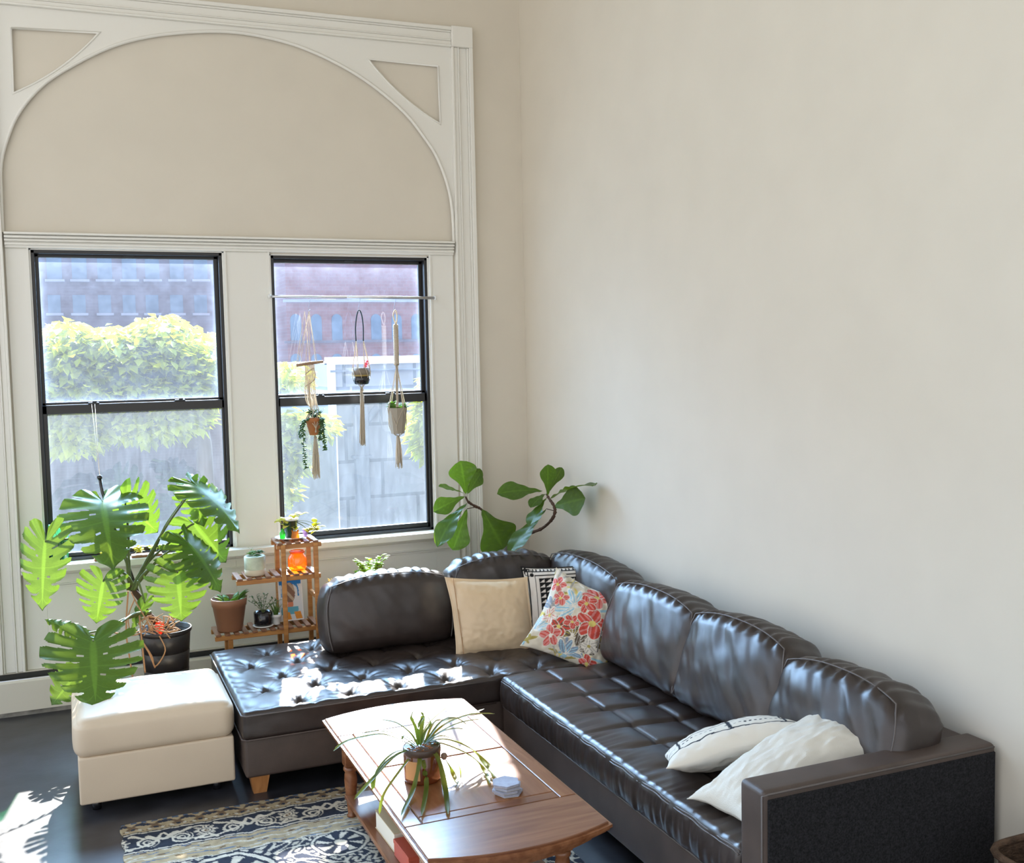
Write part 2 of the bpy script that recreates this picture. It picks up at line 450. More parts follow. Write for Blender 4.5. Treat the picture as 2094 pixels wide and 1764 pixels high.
# white reveals around the frames
b = MB()
for w in (WL, WR):
    b.box(w[0]-.001, w[0]+.012, YW, YW+T, w[2], w[3]); b.box(w[1]-.012, w[1]+.001, YW, YW+T, w[2], w[3])
    b.box(w[0], w[1], YW, YW+T, w[3]-.008, w[3]+.001)
struct(b.build('trim_8', m_trim))

# ------------------------------------------------------------------ windows
m_pane_u = glassy('dusty_upper_pane', (.80, .82, .90), (.66, .76, 1.0), .015, .07, vary=.45, edge=3.0)
m_pane_l = glassy('dusty_lower_pane_with_screen', (.52, .53, .55), (.84, .89, .98), .021, .06, vary=.35, edge=.8, streak=(3, 1, .6))
def pane(x0, x1, z0, z1, y, mt, parent, top=1.0):
    mb = MB(); nx, nz = 40, 40; vs = []; fs = []; d = []
    for i in range(nx+1):
        for j in range(nz+1):
            x = x0+(x1-x0)*i/nx; z = z0+(z1-z0)*j/nz; vs.append((x, y, z))
            e = min(x-x0, x1-x, (z-z0)); et = z1-z
            d.append(min(1.3, math.exp(-max(e, 0)/.022)*.9+top*math.exp(-et/.07)))  # painted glow near the pane's edges, stored as veil strength
    for i in range(nx):
        for j in range(nz): a = i*(nz+1)+j; fs.append([a, a+nz+1, a+nz+2, a+1])
    mb.add(vs, fs, 0, False)
    o = mb.build('pane', mt, parent, fix=False)
    at_ = o.data.attributes.new('EdgeGlow', 'FLOAT', 'POINT'); at_.data.foreach_set('value', np.array(d, np.float32))
    return o
def window(name, w, gu, gl):
    x0, x1, z0, z1 = w; x0 += .012; x1 -= .012; z1 -= .008
    fy = YW+.035
    b = MB(); t = .022
    for q in ((x0, x0+t, z0, z1), (x1-t, x1, z0, z1), (x0, x1, z1-t, z1), (x0, x1, z0, z0+t)): b.box(q[0], q[1], fy-.03, fy+.10, q[2], q[3], .003)
    fr = struct(b.build(name, m_black))
    def sash(xa, xb, za, zb, G, y, d):
        s = MB()
        for q in ((xa, G[0], za, zb), (G[1], xb, za, zb), (xa, xb, G[3], zb), (xa, xb, za, G[2])):
            s.box(q[0], q[1], y, y+d, q[2], q[3], .004)
        return s.build('sash', m_black, fr)
    mid = (gu[2]+gl[3])/2
    s1 = sash(x0+t-.002, x1-t+.002, mid-.01, z1-t+.002, gu, fy+.035, .03)
    s2 = sash(x0+t-.002, x1-t+.002, z0+t-.002, mid+.022, gl, fy-.005, .034)
    pane(gu[0]-.005, gu[1]+.005, gu[2]-.005, gu[3]+.005, fy+.052, m_pane_u, s1)
    pane(gl[0]-.005, gl[1]+.005, gl[2]-.005, gl[3]+.005, fy+.012, m_pane_l, s2, .2)
    for fx in (.28, .74):
        l = MB(); xx = x0+(x1-x0)*fx
        l.box(xx-.035, xx+.035, fy-.005, fy+.03, mid+.018, mid+.032, .004); l.box(xx-.008, xx+.02, fy-.002, fy+.02, mid+.03, mid+.042, .003)
        l.build('sash_lock', m_black, s2)
    l = MB(); xx = (x0+x1)/2; l.box(xx-.035, xx+.035, fy+.02, fy+.036, gu[3]+.012, gu[3]+.024, .002); l.build('top_latch', m_gap, s1)
    return fr
kz = lambda g: (WX(g[0]), WX(g[1]), WZ(g[2]), WZ(g[3]))
window('window_1', WL, kz((-.118, 1.015, 2.030, 3.002)), kz((-.112, 1.028, 1.005, 1.951)))
window('window_2', WR, kz((1.434, 2.532, 2.030, 2.986)), kz((1.446, 2.540, 1.012, 1.945)))

# ------------------------------------------------------------------ baseboard heater
HX0, HX1, HY = -2.6, XW-.02, YW-.12
ht = thing('baseboard_heater', (.9, YW-.06, 0), 'long low cream metal heater along the floor under both windows', 'heater')
MB().prism([(0, 0)], 0, 0) if False else None
def xprism(b, poly, x0, x1, mi=0):
    n = len(poly)
    b.add([(x0, y, z) for y, z in poly]+[(x1, y, z) for y, z in poly], [list(range(n))[::-1], list(range(n, 2*n))]+[[i, (i+1) % n, n+(i+1) % n, n+i] for i in range(n)], mi, False)
    return b
b = MB(); xprism(b, [(HY, .03), (HY+.012, .03), (HY+.012, .215), (HY+.022, .232), (HY+.012, .236), (HY, .222)], HX0, HX1)
xprism(b, [(YW-.014, .03), (YW-.001, .03), (YW-.001, .270), (YW-.026, .268), (YW-.026, .262), (YW-.014, .262)], HX0, HX1)
b.build('casing', m_heater, ht)
b = MB().box(HX0+.01, HX1-.01, HY+.013, YW-.015, .15, .205).box(HX0+.01, HX1-.01, YW-.022, YW-.0135, .15, .256); b.build('slot_shade', m_gap, ht)  # dark block and back plate paint in the shade inside the heater
b = MB()
for z in (.19, .225): b.tube([(HX0, HY+.05, z), (HX1, HY+.05, z)], .009, 8)
b.build('damper', m_metal, ht)
MB().box(HX0, HX1, HY+.006, YW-.002, 0, .032).build('foot', m_heatbase, ht)

# ------------------------------------------------------------------ outdoors
m_brick = bpy.data.materials.new('red_brick'); 
def brickmat(name, c1, c2, cm, sc):
    M = bpy.data.materials.new(name); M.use_nodes = True; nt = M.node_tree; N = nt.nodes; L = nt.links; p = N['Principled BSDF']
    tc = N.new('ShaderNodeTexCoord'); mp = N.new('ShaderNodeMapping'); mp.inputs['Rotation'].default_value = (PI/2, 0, 0)
    L.new(tc.outputs['Object'], mp.inputs['Vector'])
    bt = N.new('ShaderNodeTexBrick'); bt.inputs['Color1'].default_value = (*c1, 1); bt.inputs['Color2'].default_value = (*c2, 1); bt.inputs['Mortar'].default_value = (*cm, 1)
    bt.inputs['Scale'].default_value = sc; bt.inputs['Mortar Size'].default_value = .012
    L.new(mp.outputs[0], bt.inputs['Vector']); L.new(bt.outputs['Color'], p.inputs['Base Color']); p.inputs['Roughness'].default_value = .9
    return M
bpy.data.materials.remove(m_brick)
m_brick = brickmat('plum_brown_brick', (.105, .075, .09), (.085, .06, .075), (.12, .10, .11), 2.2)
m_brick2 = brickmat('red_brick', (.20, .075, .065), (.17, .06, .055), (.19, .12, .11), 2.2)
m_block = brickmat('grey_concrete_block', (.24, .25, .27), (.22, .23, .25), (.10, .11, .12), .42)
m_stone = mat('sill_stone', (.26, .27, .32), .8)
m_winglass = mat('far_window_glass', (.05, .095, .15), .35, .4)
m_conc = mat('dark_concrete', (.15, .165, .19), .9, var=.15, vscale=2)
m_pale = mat('pale_painted_edge', (.8, .84, .9), .7)
m_ground = mat('asphalt', (.13, .14, .14), .9, var=.4, vscale=.6)
GZ = -4.0
tag(MB().box(-60, 70, YW+1.2, 90, GZ-.3, GZ).build('street_ground', m_ground), kind='structure')

def opening(root, x, z, w, h, y, arched=False, sill=True):
    """window with a sunk glass pane and a stone sill"""
    s = MB(); s.box(x-w/2-.08, x+w/2+.08, y-.12, y, z-.09, z, 0)
    f = MB()
    if arched:
        pts = [(-w/2, 0), (w/2, 0), (w/2, h-w/2)]+[(w/2*math.cos(a), h-w/2+w/2*math.sin(a)) for a in [PI*k/10 for k in range(1, 10)]]+[(-w/2, h-w/2)]
    else: pts = [(-w/2, 0), (w/2, 0), (w/2, h), (-w/2, h)]
    n = len(pts)
    f.add([(x+px, y-.02, z+pz) for px, pz in pts]+[(x+px, y+.02, z+pz) for px, pz in pts], [list(range(n))]+[[i, n+i, n+(i+1) % n, (i+1) % n] for i in range(n)], 0, False)
    wo = f.build('window', m_winglass, root)
    if sill: s.build('window_sill', m_stone, wo)
# far brown block behind the big tree (left window)
yb = 44
bl = thing('brick_building', (-2, yb+5, GZ), 'long plum brown brick building seen through the left window above the tree', 'building')
xl = at(-60, 600, y=yb).x; xr = at(585, 700, y=yb).x
MB().box(xl-12, xr, yb, yb+10, GZ, 11).build('wall', m_brick, bl)
for px in (163, 215, 265, 312, 362, 411, 112, 60):
    p = at(px, 640, y=yb); q = at(px, 603, y=yb); opening(bl, p.x, p.z, at(px+13, 640, y=yb).x-at(px-13, 640, y=yb).x, q.z-p.z, yb)
    p = at(px, 571, y=yb); opening(bl, p.x, p.z, .52, .95, yb)
MB().box(xl-12, xr, yb-.25, yb, 10.6, 11.1).build('cornice', m_stone, bl)
# red arched building (right window)
yr = 36
br = thing('brick_building', (12, yr+4, GZ), 'red brick building with arched windows seen through the right window', 'building')
xa = at(588, 700, y=yr).x; xb_ = at(1250, 700, y=yr).x
MB().box(xa, xb_, yr, yr+6, GZ, at(700, 470, y=yr).z).build('wall', m_brick2, br)
MB().box(xa-.1, xb_, yr-.12, yr, at(600, 618, y=yr).z, at(600, 612, y=yr).z).build('string_course', m_stone, br)
MB().box(xa-.1, xb_, yr-.12, yr, at(600, 702, y=yr).z, at(600, 697, y=yr).z).build('string_course', m_brick, br)
for px in (606, 648, 690, 770, 812, 852):
    p = at(px, 696, y=yr); q = at(px, 642, y=yr); opening(br, p.x, p.z, .36, q.z-p.z, yr, True, False)
    p = at(px, 757, y=yr); q = at(px, 723, y=yr); opening(br, p.x, p.z, .36, q.z-p.z, yr, True, False)
p = at(655, 757, y=yr-.3)
ac = thing('air_conditioner', (p.x, yr-.2, p.z-.2), 'small white window air conditioner on the red brick building', 'air conditioner')
MB().box(p.x-.18, p.x+.18, yr-.4, yr-.01, p.z-.13, p.z+.13, .02).build('case', m_white, ac)
b = MB()
for k in range(5): b.box(p.x-.13, p.x+.13, yr-.415, yr-.40, p.z-.09+.04*k, p.z-.075+.04*k)
b.build('grille', m_conc, ac)
# grey concrete block building
yc = 17
cb = thing('block_building', (7, yc+4, GZ), 'pale grey concrete block building low in the right window', 'building')
x0 = at(674, 800, y=yc).x; x1 = 22; zt = at(760, 741, y=yc).z
MB().box(x0, x1, yc, yc+8, GZ, zt).build('wall', m_block, cb)
MB().box(x0-.03, x0+.09, yc-.06, yc, GZ, zt+.02).build('corner_trim', m_pale, cb)
MB().box(x0, x1, yc-.10, yc+.3, zt-.02, zt+.10).build('coping', m_pale, cb)
ztt = at(760, 757, y=yc-.1).z
b = MB().tube([(x0, yc-.10, ztt), (x1, yc-.10, ztt)], .02, 6); b.build('conduit', m_conc, cb)
xp = at(736, 900, y=yc).x
b = MB().box(xp-.11, xp+.11, yc-.18, yc, GZ, at(736, 828, y=yc).z, .02)
b.box(xp-.15, xp+.15, yc-.2, yc, at(736, 935, y=yc).z, at(736, 930, y=yc).z)
b.build('downpipe', m_conc, cb)
b = MB(); p = at(750, 862, y=yc-.06); q = at(772, 832, y=yc-.06); b.tube([p, q], .06, 6); b.build('brace', m_conc, cb)
yk = 13.7
pr_ = thing('concrete_pier', (3.2, yk+.5, GZ), 'darker grey concrete wall end beside the pale block building', 'wall')
MB().box(at(520, 950, y=yk).x, at(690, 950, y=yk).x, yk, yk+1.2, GZ, at(640, 886, y=yk).z, .03).build('wall_body', m_conc, pr_)

m_tree = mat('street_tree_leaf', (.10, .13, .008), .6, .2, trans=.55, tcol=(.66, .64, .012), var=.35, vscale=1.2)
m_trunk = mat('tree_bark', (.08, .06, .05), .9, .1)
def tree(name, label, c, blobs, trunk, nleaf, size, group=None):
    t = thing(name, trunk[0], label, 'tree', group)
    mb = MB(); rg = random.Random(int(c[0]*100)+3)
    tot = sum(bl_[3]*bl_[4]*bl_[5] for bl_ in blobs)
    for bx, by, bz, rx, ry, rz in blobs:
        k = int(nleaf*rx*ry*rz/tot)
        for _ in range(k):
            while 1:
                u = Vector((rg.uniform(-1, 1), rg.uniform(-1, 1), rg.uniform(-1, 1)))
                if .25 < u.length <= 1: break
            p = Vector((bx+u.x*rx, by+u.y*ry, bz+u.z*rz))
            # leaves droop in layered sprays
            d = Vector((u.x+rg.uniform(-.7, .7), u.y+rg.uniform(-.7, .7), rg.uniform(-.8, .15))).normalized()
            sd = d.cross(Vector((rg.uniform(-.5, .5), rg.uniform(-.5, .5), 1))).normalized(); s = size*rg.uniform(.6, 1.3)
            nn = sd.cross(d)*.12*s
            mb.add([p, p+d*s*.5+sd*s*.28+nn, p+d*s, p+d*s*.5-sd*s*.28+nn], [[0, 1, 2, 3]], 0, False)
    mb.build('crown', m_tree, t, fix=False)
    b = MB(); b.tube(trunk, [.16, .13, .10, .06][:len(trunk)], 8)
    for bx, by, bz, rx, ry, rz in blobs: b.tube([trunk[-2], (bx, by, bz-rz*.3)], [.06, .02], 6)
    b.build('trunk', m_trunk, t)
yt = 14
def blob(px, py, rx, rz, y=yt, ry=1.0):
    p = at(px, py, y=y); s = y/2200
    return (p.x, p.y, p.z, rx*s*1.08, ry, rz*s*1.08)
tree('street_tree', 'wide sunlit lime green tree filling the middle of the left window', (1, 0),
     [blob(140, 745, 62, 75), blob(235, 735, 90, 62), blob(330, 725, 75, 68), blob(405, 770, 60, 62), blob(200, 795, 120, 40), blob(330, 800, 110, 40), blob(60, 790, 70, 60), blob(132, 676, 30, 18), blob(325, 668, 38, 20), blob(285, 688, 30, 16), blob(392, 698, 34, 20), blob(432, 735, 26, 24), blob(212, 690, 34, 16), blob(165, 700, 22, 14),
      blob(150, 870, 70, 50), blob(300, 860, 110, 35)],
     [(1.6, yt, GZ), (1.62, yt, -1), (1.6, yt, 1.2), (1.55, yt, 1.9)], 17000, .16)
tree('street_tree', 'young green tree at the left edge of the right window', (4, 0),
     [blob(585, 770, 42, 32, 12.6, .5), blob(620, 870, 62, 30, 12.4, .5), blob(590, 905, 40, 60, 12.4, .5), blob(575, 960, 25, 80, 12.4, .4)],
     [(at(535, 900, y=12.6).x, 12.6, GZ), (at(535, 900, y=12.6).x, 12.6, .8), (at(540, 860, y=12.6).x, 12.6, 1.4), (at(560, 800, y=12.6).x, 12.6, 1.9)], 2200, .15)
tree('street_tree', 'yellow green leaves of a tree at the right edge of the right window', (9, 0),
     [blob(868, 880, 22, 60, 12.5, .4), blob(890, 800, 26, 40, 12.5, .4)],
     [(5.9, 12.6, GZ), (5.9, 12.6, -1), (5.8, 12.6, 1.0), (5.6, 12.5, 1.5)], 900, .16)
# ------------------------------------------------------------------ sectional sofa
def welt(pts, r=.0045): return MB().tube(pts, r, 6)
def dip(d, s): return math.exp(-(d/s)**2)

# --- left unit: chaise end under the windows, reaching into the corner
LX0, LX1, LY0, LY1 = .775, XW-.07, 5.60, 6.90
SZ = .455
ch = thing('sofa_section', (1.9, 6.2, 0), 'tufted brown leather sofa section along the window wall, joined to the cream ottoman', 'sofa')
def base_box(x0, x1, y0, y1, z0, z1, r=.02, f=None, n=(30, 16, 4)):
    vs, fs = rbox((x1-x0)/2, (y1-y0)/2, (z1-z0)/2, r, *n, f)
    c = Vector(((x0+x1)/2, (y0+y1)/2, (z0+z1)/2))
    return MB().add([v+c for v in vs], fs)
base_box(LX0+.01, LX1, LY0+.012, LY1, .095, .31, .018).build('base', m_leather2, ch)
BT = []          # buttons of the tufted seat in a diamond pattern
for r_, (yy, off) in enumerate(((5.72, .14), (5.97, .0), (6.22, .14), (6.47, .0), (6.72, .14))):
    for k in range(11):
        BT.append((LX0+.19+off+k*.28, yy))
cx, cy = (LX0+LX1)/2, (LY0+LY1)/2
def tuft(p, nrm):
    q = Vector(p); x, y = p.x+cx, p.y+cy
    if nrm.z > .2:
        best = 9; near = None
        for bx, by in BT:
            d = math.hypot(x-bx, y-by)
            if d < best: best = d; near = (bx, by)
        q.z += -.034*dip(best, .032)-.012*dip(best, .085)+.006
        if best < .17:
            a = math.atan2(y-near[1], x-near[0])
            q.z -= .006*(.5+.5*math.cos(9*a+near[0]*7))*dip(best-.055, .05)
            # pleats between buttons along the diamonds
            for s in (1, -1):
                dline = abs((x-near[0])*.25-s*(y-near[1])*.14)/.2865
                q.z -= .010*dip(dline, .013)*dip(best, .14)
        q.z += .008*nz3((x, y, 0), 3)
        e = min(x-LX0, y-LY0)
        if e < .12: q.z -= .006*dip(e-.05, .03)*(.5+.5*math.sin((y if x-LX0 < y-LY0 else x)*55+3*nz3((x, y, 0), 4)))
        q.z += .014*(1-abs(p.x)/((LX1-LX0)/2))**.2*0
    elif abs(nrm.z) < .8:
        w = .004*nz3((x, y, p.z), 9, (1, 1, 2))
        q.x += nrm.x*w; q.y += nrm.y*w
    return q
vs, fs = rbox((LX1-LX0)/2, (LY1-LY0)/2, (SZ-.30)/2, .028, 210, 110, 6, tuft)
seatL = MB().add([v+Vector((cx, cy, (SZ+.30)/2)) for v in vs], fs).build('seat', m_leather, ch)
welt([(LX0-.002, LY1, SZ-.02), (LX0-.002, LY0+.02, SZ-.02), (LX0+.02, LY0-.002, SZ-.02), (2.2, LY0-.002, SZ-.02)], .004).build('welt', m_seam, seatL)
welt([(LX0-.001, LY1, .31), (LX0-.001, LY0+.02, .305), (LX0+.02, LY0-.001, .305), (2.2, LY0-.001, .305)], .005).build('welt', m_leather2, ch)
for bx, by in BT:
    if bx < LX1-.05 and by < LY1-.08: pass
bb = MB()
for bx, by in BT:
    if bx < LX1-.2 and by < LY1-.1 and not (by > 6.4 and bx > 1.5):
        b1 = MB(); b1.lathe([(0.001, .006), (.009, .005), (.013, .0), (.012, -.004)], 10, (bx, by, SZ-.032)); b1.build('button', m_leather, seatL)
def leg(x, y, z1, parent, w=.05):
    b = MB(); t = w*.68
    vs = [(x-t, y-t, 0), (x+t, y-t, 0), (x+t, y+t, 0), (x-t, y+t, 0), (x-w, y-w, z1), (x+w, y-w, z1), (x+w, y+w, z1), (x-w, y+w, z1)]
    b.add(vs, [[3, 2, 1, 0], [4, 5, 6, 7], [0, 1, 5, 4], [1, 2, 6, 5], [2, 3, 7, 6], [3, 0, 4, 7]], 0, False)
    b.build('leg', m_oak, parent)
for x, y in ((LX0+.085, LY0+.075), (LX0+.085, LY1-.1), (LX1-.1, LY1-.1), (2.05, LY1-.1)): leg(x, y, .096, ch)
# back frame behind the cushions
def framebox(x0, x1, y0, y1, z0, z1, parent, name='back_frame', r=.03, mt=None):
    base_box(x0, x1, y0, y1, z0, z1, r).build(name, mt or m_leather2, parent)
framebox(1.50, LX1, LY1-.15, LY1+.03, .12, .74, ch)
framebox(LX1-.14, LX1+.045, 5.60, LY1+.03, .12, .74, ch)

def cushion(w, h, t, seed, wr=.010, fold=1.0, tapertop=.0):
    """loose back cushion, centred, local x along the back, y out of the back (towards the sitter is -y), z up"""
    def f(p, nrm):
        u, v = p.x/(w/2), p.z/(h/2)
        q = Vector(p)
        bul = (1-min(1, abs(u))**2.6)*(1-min(1, abs(v))**2.6)
        if abs(nrm.y) > .25: q.y += math.copysign(.045*bul+.012, nrm.y)*(1 if nrm.y < 0 else .6)
        # soft outline: sides pinch in at the corners, top crowns
        q.x *= 1-.035*v*v+.02*(1-v*v)-.045*max(0, v)**3
        q.z += (.050*(1-abs(u)**2.4)-.022 if v > 0 else .006*(1-u*u))*min(1, abs(v)*1.6)
        s = seed*3.7
        # long drawn wrinkles fanning from the seams
        wv = wr*(noise.noise(Vector((u*4.0+s+1.1*v, v*1.5+s, .3)))*1.0+.30*noise.noise(Vector((u*9+s+v*3.5, v*2.4, s))))*fold
        wv += wr*.35*noise.noise(Vector((u*3, v*3, s+9)))
        if nrm.y < -.2 or nrm.z > .3: q += nrm*wv
        edge = abs(nrm.y) < .9 and nrm.z > .1
        if edge: q += nrm*(.006*math.sin(u*34+seed*2+3*noise.noise(Vector((u*4, s, 0)))))
        return q
    return rbox(w/2, t/2, h/2, min(t*.47, .085), 64, 8, 44, f)
def place_cushion(parent, c, along, lean_out, w, h, t, seed, name='back_cushion', lean=16, **kw):
    """along: unit vector of cushion width; lean_out: horizontal direction the front faces"""
    vs, fs = cushion(w, h, t, seed, **kw)
    X = Vector(along).normalized(); Yo = -Vector(lean_out).normalized(); a = math.radians(lean)
    Z = Vector((0, 0, 1))*math.cos(a)+Yo*math.sin(a); Y = Yo*math.cos(a)-Vector((0, 0, 1))*math.sin(a)
    if X.cross(Y).dot(Z) < 0: X = -X
    M = Matrix([[X.x, Y.x, Z.x, c[0]], [X.y, Y.y, Z.y, c[1]], [X.z, Y.z, Z.z, c[2]], [0, 0, 0, 1]])
    o = MB().add(vs, fs, 0, True, M).build(name, m_leather, parent)
    # welted seam framing the front face
    k = 18; w2, h2 = w/2-.03, h/2-.035; yy = -t/2-.004; pts = []
    def q(u, v):
        x = u*w2; z = v*h2
        x *= 1-.035*v*v+.02*(1-v*v)-.045*max(0, v)**3; z += (.050*(1-abs(u)**2.4)-.022 if v > 0 else .006*(1-u*u))*min(1, abs(v)*1.6)
        return M @ Vector((x, yy-.006+.030*(1-.0)*0, z+.012*(v > .9)))
    pts = [q(-1, -1+2*i/k) for i in range(k+1)]+[q(-1+2*i/k, 1) for i in range(1, k+1)]+[q(1, 1-2*i/k) for i in range(1, k+1)]
    MB().tube(pts, .0035, 5).build('welt', m_seam, o)
    return o
place_cushion(ch, (1.835, 6.565, .672), (1, 0, 0), (0, -1, 0), .86, .47, .22, 1, lean=9, wr=.006)
place_cushion(ch, (2.66, 6.63, .685), (1, 0, 0), (0, -1, 0), .80, .50, .22, 2, lean=9, wr=.013)
place_cushion(ch, (LX1-.17, 6.13, .70), (0, 1, 0), (-1, 0, 0), 1.06, .50, .22, 3, lean=12, wr=.009)

# --- right unit along the plain wall
RX0, RX1, RY0, RY1 = 2.215, XW-.03, 3.215, 5.575
sr = thing('sofa_section', (2.8, 4.4, 0), 'brown leather sofa section along the plain right wall, ending in the charcoal sided arm', 'sofa')
base_box(RX0+.012, RX1, RY0, RY1, .07, .30, .018).build('base', m_leather2, sr)
rows = [RX0+.27, RX0+.53, RX0+.79]; pitch = .262
cx2, cy2 = (RX0+RX1)/2-.06, (RY0+RY1)/2
def quilt(p, nrm):
    q = Vector(p); x, y = p.x+cx2, p.y+cy2
    if nrm.z > .2:
        # cross seams every pitch; between them a staggered seam parallel to the front edge
        k = (RY1-y)/pitch; d1 = abs(k-round(k))*pitch; j = int(math.floor(k))
        front = x-RX0
        wob = .012*nz3((x, y, 0), 5)
        a1 = min(1, max(0, (front-.035)/.16))
        q.z -= .015*dip(d1+wob, .020)*a1
        for i, rx in enumerate(rows):
            sh = .022*(j % 2)
            q.z -= .011*dip(abs(x-rx-sh), .016)*(1 if (j+i) % 2 == 0 else .75)
        fx = min(abs(x-rx) for rx in rows)
        q.z += .012*(1-dip(d1, .07))*(1-dip(fx, .08))*a1
        # gathers running back from the front welt
        g = dip(front-.05, .09)
        q.z += .006*g*noise.noise(Vector((y*24, x*3, 1)))+.003*g*noise.noise(Vector((y*50, x*4, 4)))
        q.z += .014*dip(front-.22, .2)
    elif nrm.x < -.3:
        q.x -= .012*math.sin(max(0, min(1, (p.z+.08)/.16))*PI)
        q.x += .007*noise.noise(Vector((y*26, p.z*6, 2)))+.004*noise.noise(Vector((y*60, p.z*9, 5)))
    return q
SZ2 = .462
vs, fs = rbox((RX1-RX0-.12)/2, (RY1-RY0)/2, (SZ2-.285)/2, .03, 90, 220, 8, quilt)
seatR = MB().add([v+Vector((cx2, cy2, (SZ2+.285)/2)) for v in vs], fs).build('seat', m_leather, sr)
for z, dx in ((SZ2-.014, .004), (SZ2-.024, -.001)):
    pts = [(RX0+dx+.003*math.sin(k*1.7), RY0+.01+(RY1-RY0-.03)*k/60, z+.003*math.sin(k*.9)) for k in range(61)]
    welt(pts, .0035).build('welt', m_seam, seatR)
welt([(RX0+.008, RY0, .292), (RX0+.008, RY1-.02, .292), (RX0+.03, RY1, .292)], .004).build('welt', m_seam, sr)
framebox(RX1-.17, RX1, RY0-.02, RY1, .08, .725, sr)
for x, y in ((RX0+.09, RY0-.06), (RX1-.1, RY0-.06), (RX0+.09, RY1-.1), (RX1-.1, RY1-.1)): leg(x, y, .075, sr)
for yy, hh, sd, ww in ((5.10, .50, 5, .93), (4.30, .51, 6, .86), (3.555, .46, 7, .80)):
    place_cushion(sr, (RX1-.30, yy, .70 if sd < 7 else .685), (0, 1, 0), (-1, 0, 0), ww, hh, .24, sd, lean=19, wr=.012)
# arm: leather front and top, charcoal woven outer side
AY0, AY1, AZ = 3.065, 3.215, .735
ar = base_box(RX0-.005, RX1+.005, AY0, AY1, .075, AZ, .022, None, (30, 5, 12)).build('arm', m_leather2, sr)
MB().box(RX0+.012, RX1-.005, AY0-.006, AY0+.012, .085, AZ-.03, .004).build('outer_panel', m_fabric, ar)
welt([(RX0-.003, AY0+.012, .085), (RX0-.003, AY0+.012, AZ-.02), (RX0+.015, AY0, AZ-.012), (RX1-.01, AY0, AZ-.012)], .004).build('welt', m_seam, ar)

# ------------------------------------------------------------------ cream ottoman
ot = thing('ottoman', (.36, 6.07, 0), 'cream leather ottoman at the left end of the dark sofa', 'ottoman')
OX_0, OX_1, OY0, OY1 = -.045, .757, 5.715, 6.43
ocx, ocy = (OX_0+OX_1)/2, (OY0+OY1)/2
def osoft(p, nrm):
    q = Vector(p); u, v = p.x/((OX_1-OX_0)/2), p.y/((OY1-OY0)/2)
    if nrm.z > .3: q.z += .030*(1-u*u)*(1-v*v)-.004+.004*nz3(p, 6)
    elif abs(nrm.z) < .7:
        b_ = .014*(1-(p.z/.11)**2); q.x += nrm.x*b_; q.y += nrm.y*b_
    return q
vs, fs = rbox((OX_1-OX_0)/2-.012, (OY1-OY0)/2-.012, .108, .055, 40, 34, 8, osoft)
MB().add([v+Vector((ocx, ocy, .392)) for v in vs], fs).build('cushion', m_cream, ot)
base_box(OX_0+.02, OX_1-.01, OY0+.012, OY1-.02, .055, .30, .012).build('base', m_cream, ot)
pts = [(OX_0+.022, OY1-.05, .287), (OX_0+.022, OY0+.03, .287), (OX_0+.05, OY0+.004, .287), (OX_1-.03, OY0+.004, .287)]
for x, y in ((OX_0+.1, OY0+.09), (OX_1-.1, OY0+.09), (OX_0+.1, OY1-.1), (OX_1-.1, OY1-.1)):
    MB().lathe([(.022, 0), (.026, .056)], 12, (x, y, 0)).build('foot', m_blackpot, ot)

# ------------------------------------------------------------------ throw pillows
def P3(px, py, **k): return at(px, py, **k)
m_pcream = mat('cream_leather_pillow', (.62, .47, .30), .42, .4, bump=.06, bscale=250, var=.06, vscale=5)
m_pattr = mat('printed_cotton', (1, 1, 1), .85, .2, bump=.12, bscale=400, attr=True)
m_linen = mat('grey_white_linen', (.62, .59, .52), .85, .2, bump=.25, bscale=260)
def pose(c, right, up):
    X = Vector(right).normalized(); U = Vector(up); U = (U-X*U.dot(X)).normalized(); Z = X.cross(U)
    return Matrix([[X.x, U.x, Z.x, c[0]], [X.y, U.y, Z.y, c[1]], [X.z, U.z, Z.z, c[2]], [0, 0, 0, 1]])
def put(name, label, mt, c, right, up, a, b, t, skew=0, **kw):
    M = pose(c, right, up) @ Matrix(((1, skew, 0, 0), (0, 1, 0, 0), (0, 0, 1, 0), (0, 0, 0, 1)))
    mb = pillow(a, b, t, M=M, **kw)
    o = mb.build(name, mt, fix=False)
    return tag(o, label, 'pillow', 'throw pillows on the sofa'), M

# cream leather pillow
pc, Mc = put('throw_pillow', 'plain cream leather pillow leaning on the window side sofa cushions', m_pcream, (2.415, 6.18, .655), (1, -.16, -.07), (.02, .30, .95),
             .268, .245, .085, skew=-.13, seed=3, wr=.005, pinch=.065, flange=.07, n=72)
bseam = MB().tube([Mc @ Vector((-.222, -.235+.47*k/20, .020+.010*math.sin(k/20*PI)+.002*math.sin(k*2))) for k in range(21)], .003, 5)
bseam.build('stitched_seam', mat('tan_stitching', (.42, .25, .13), .8), None)
bs = bpy.data.objects['stitched_seam']; bs.parent = pc

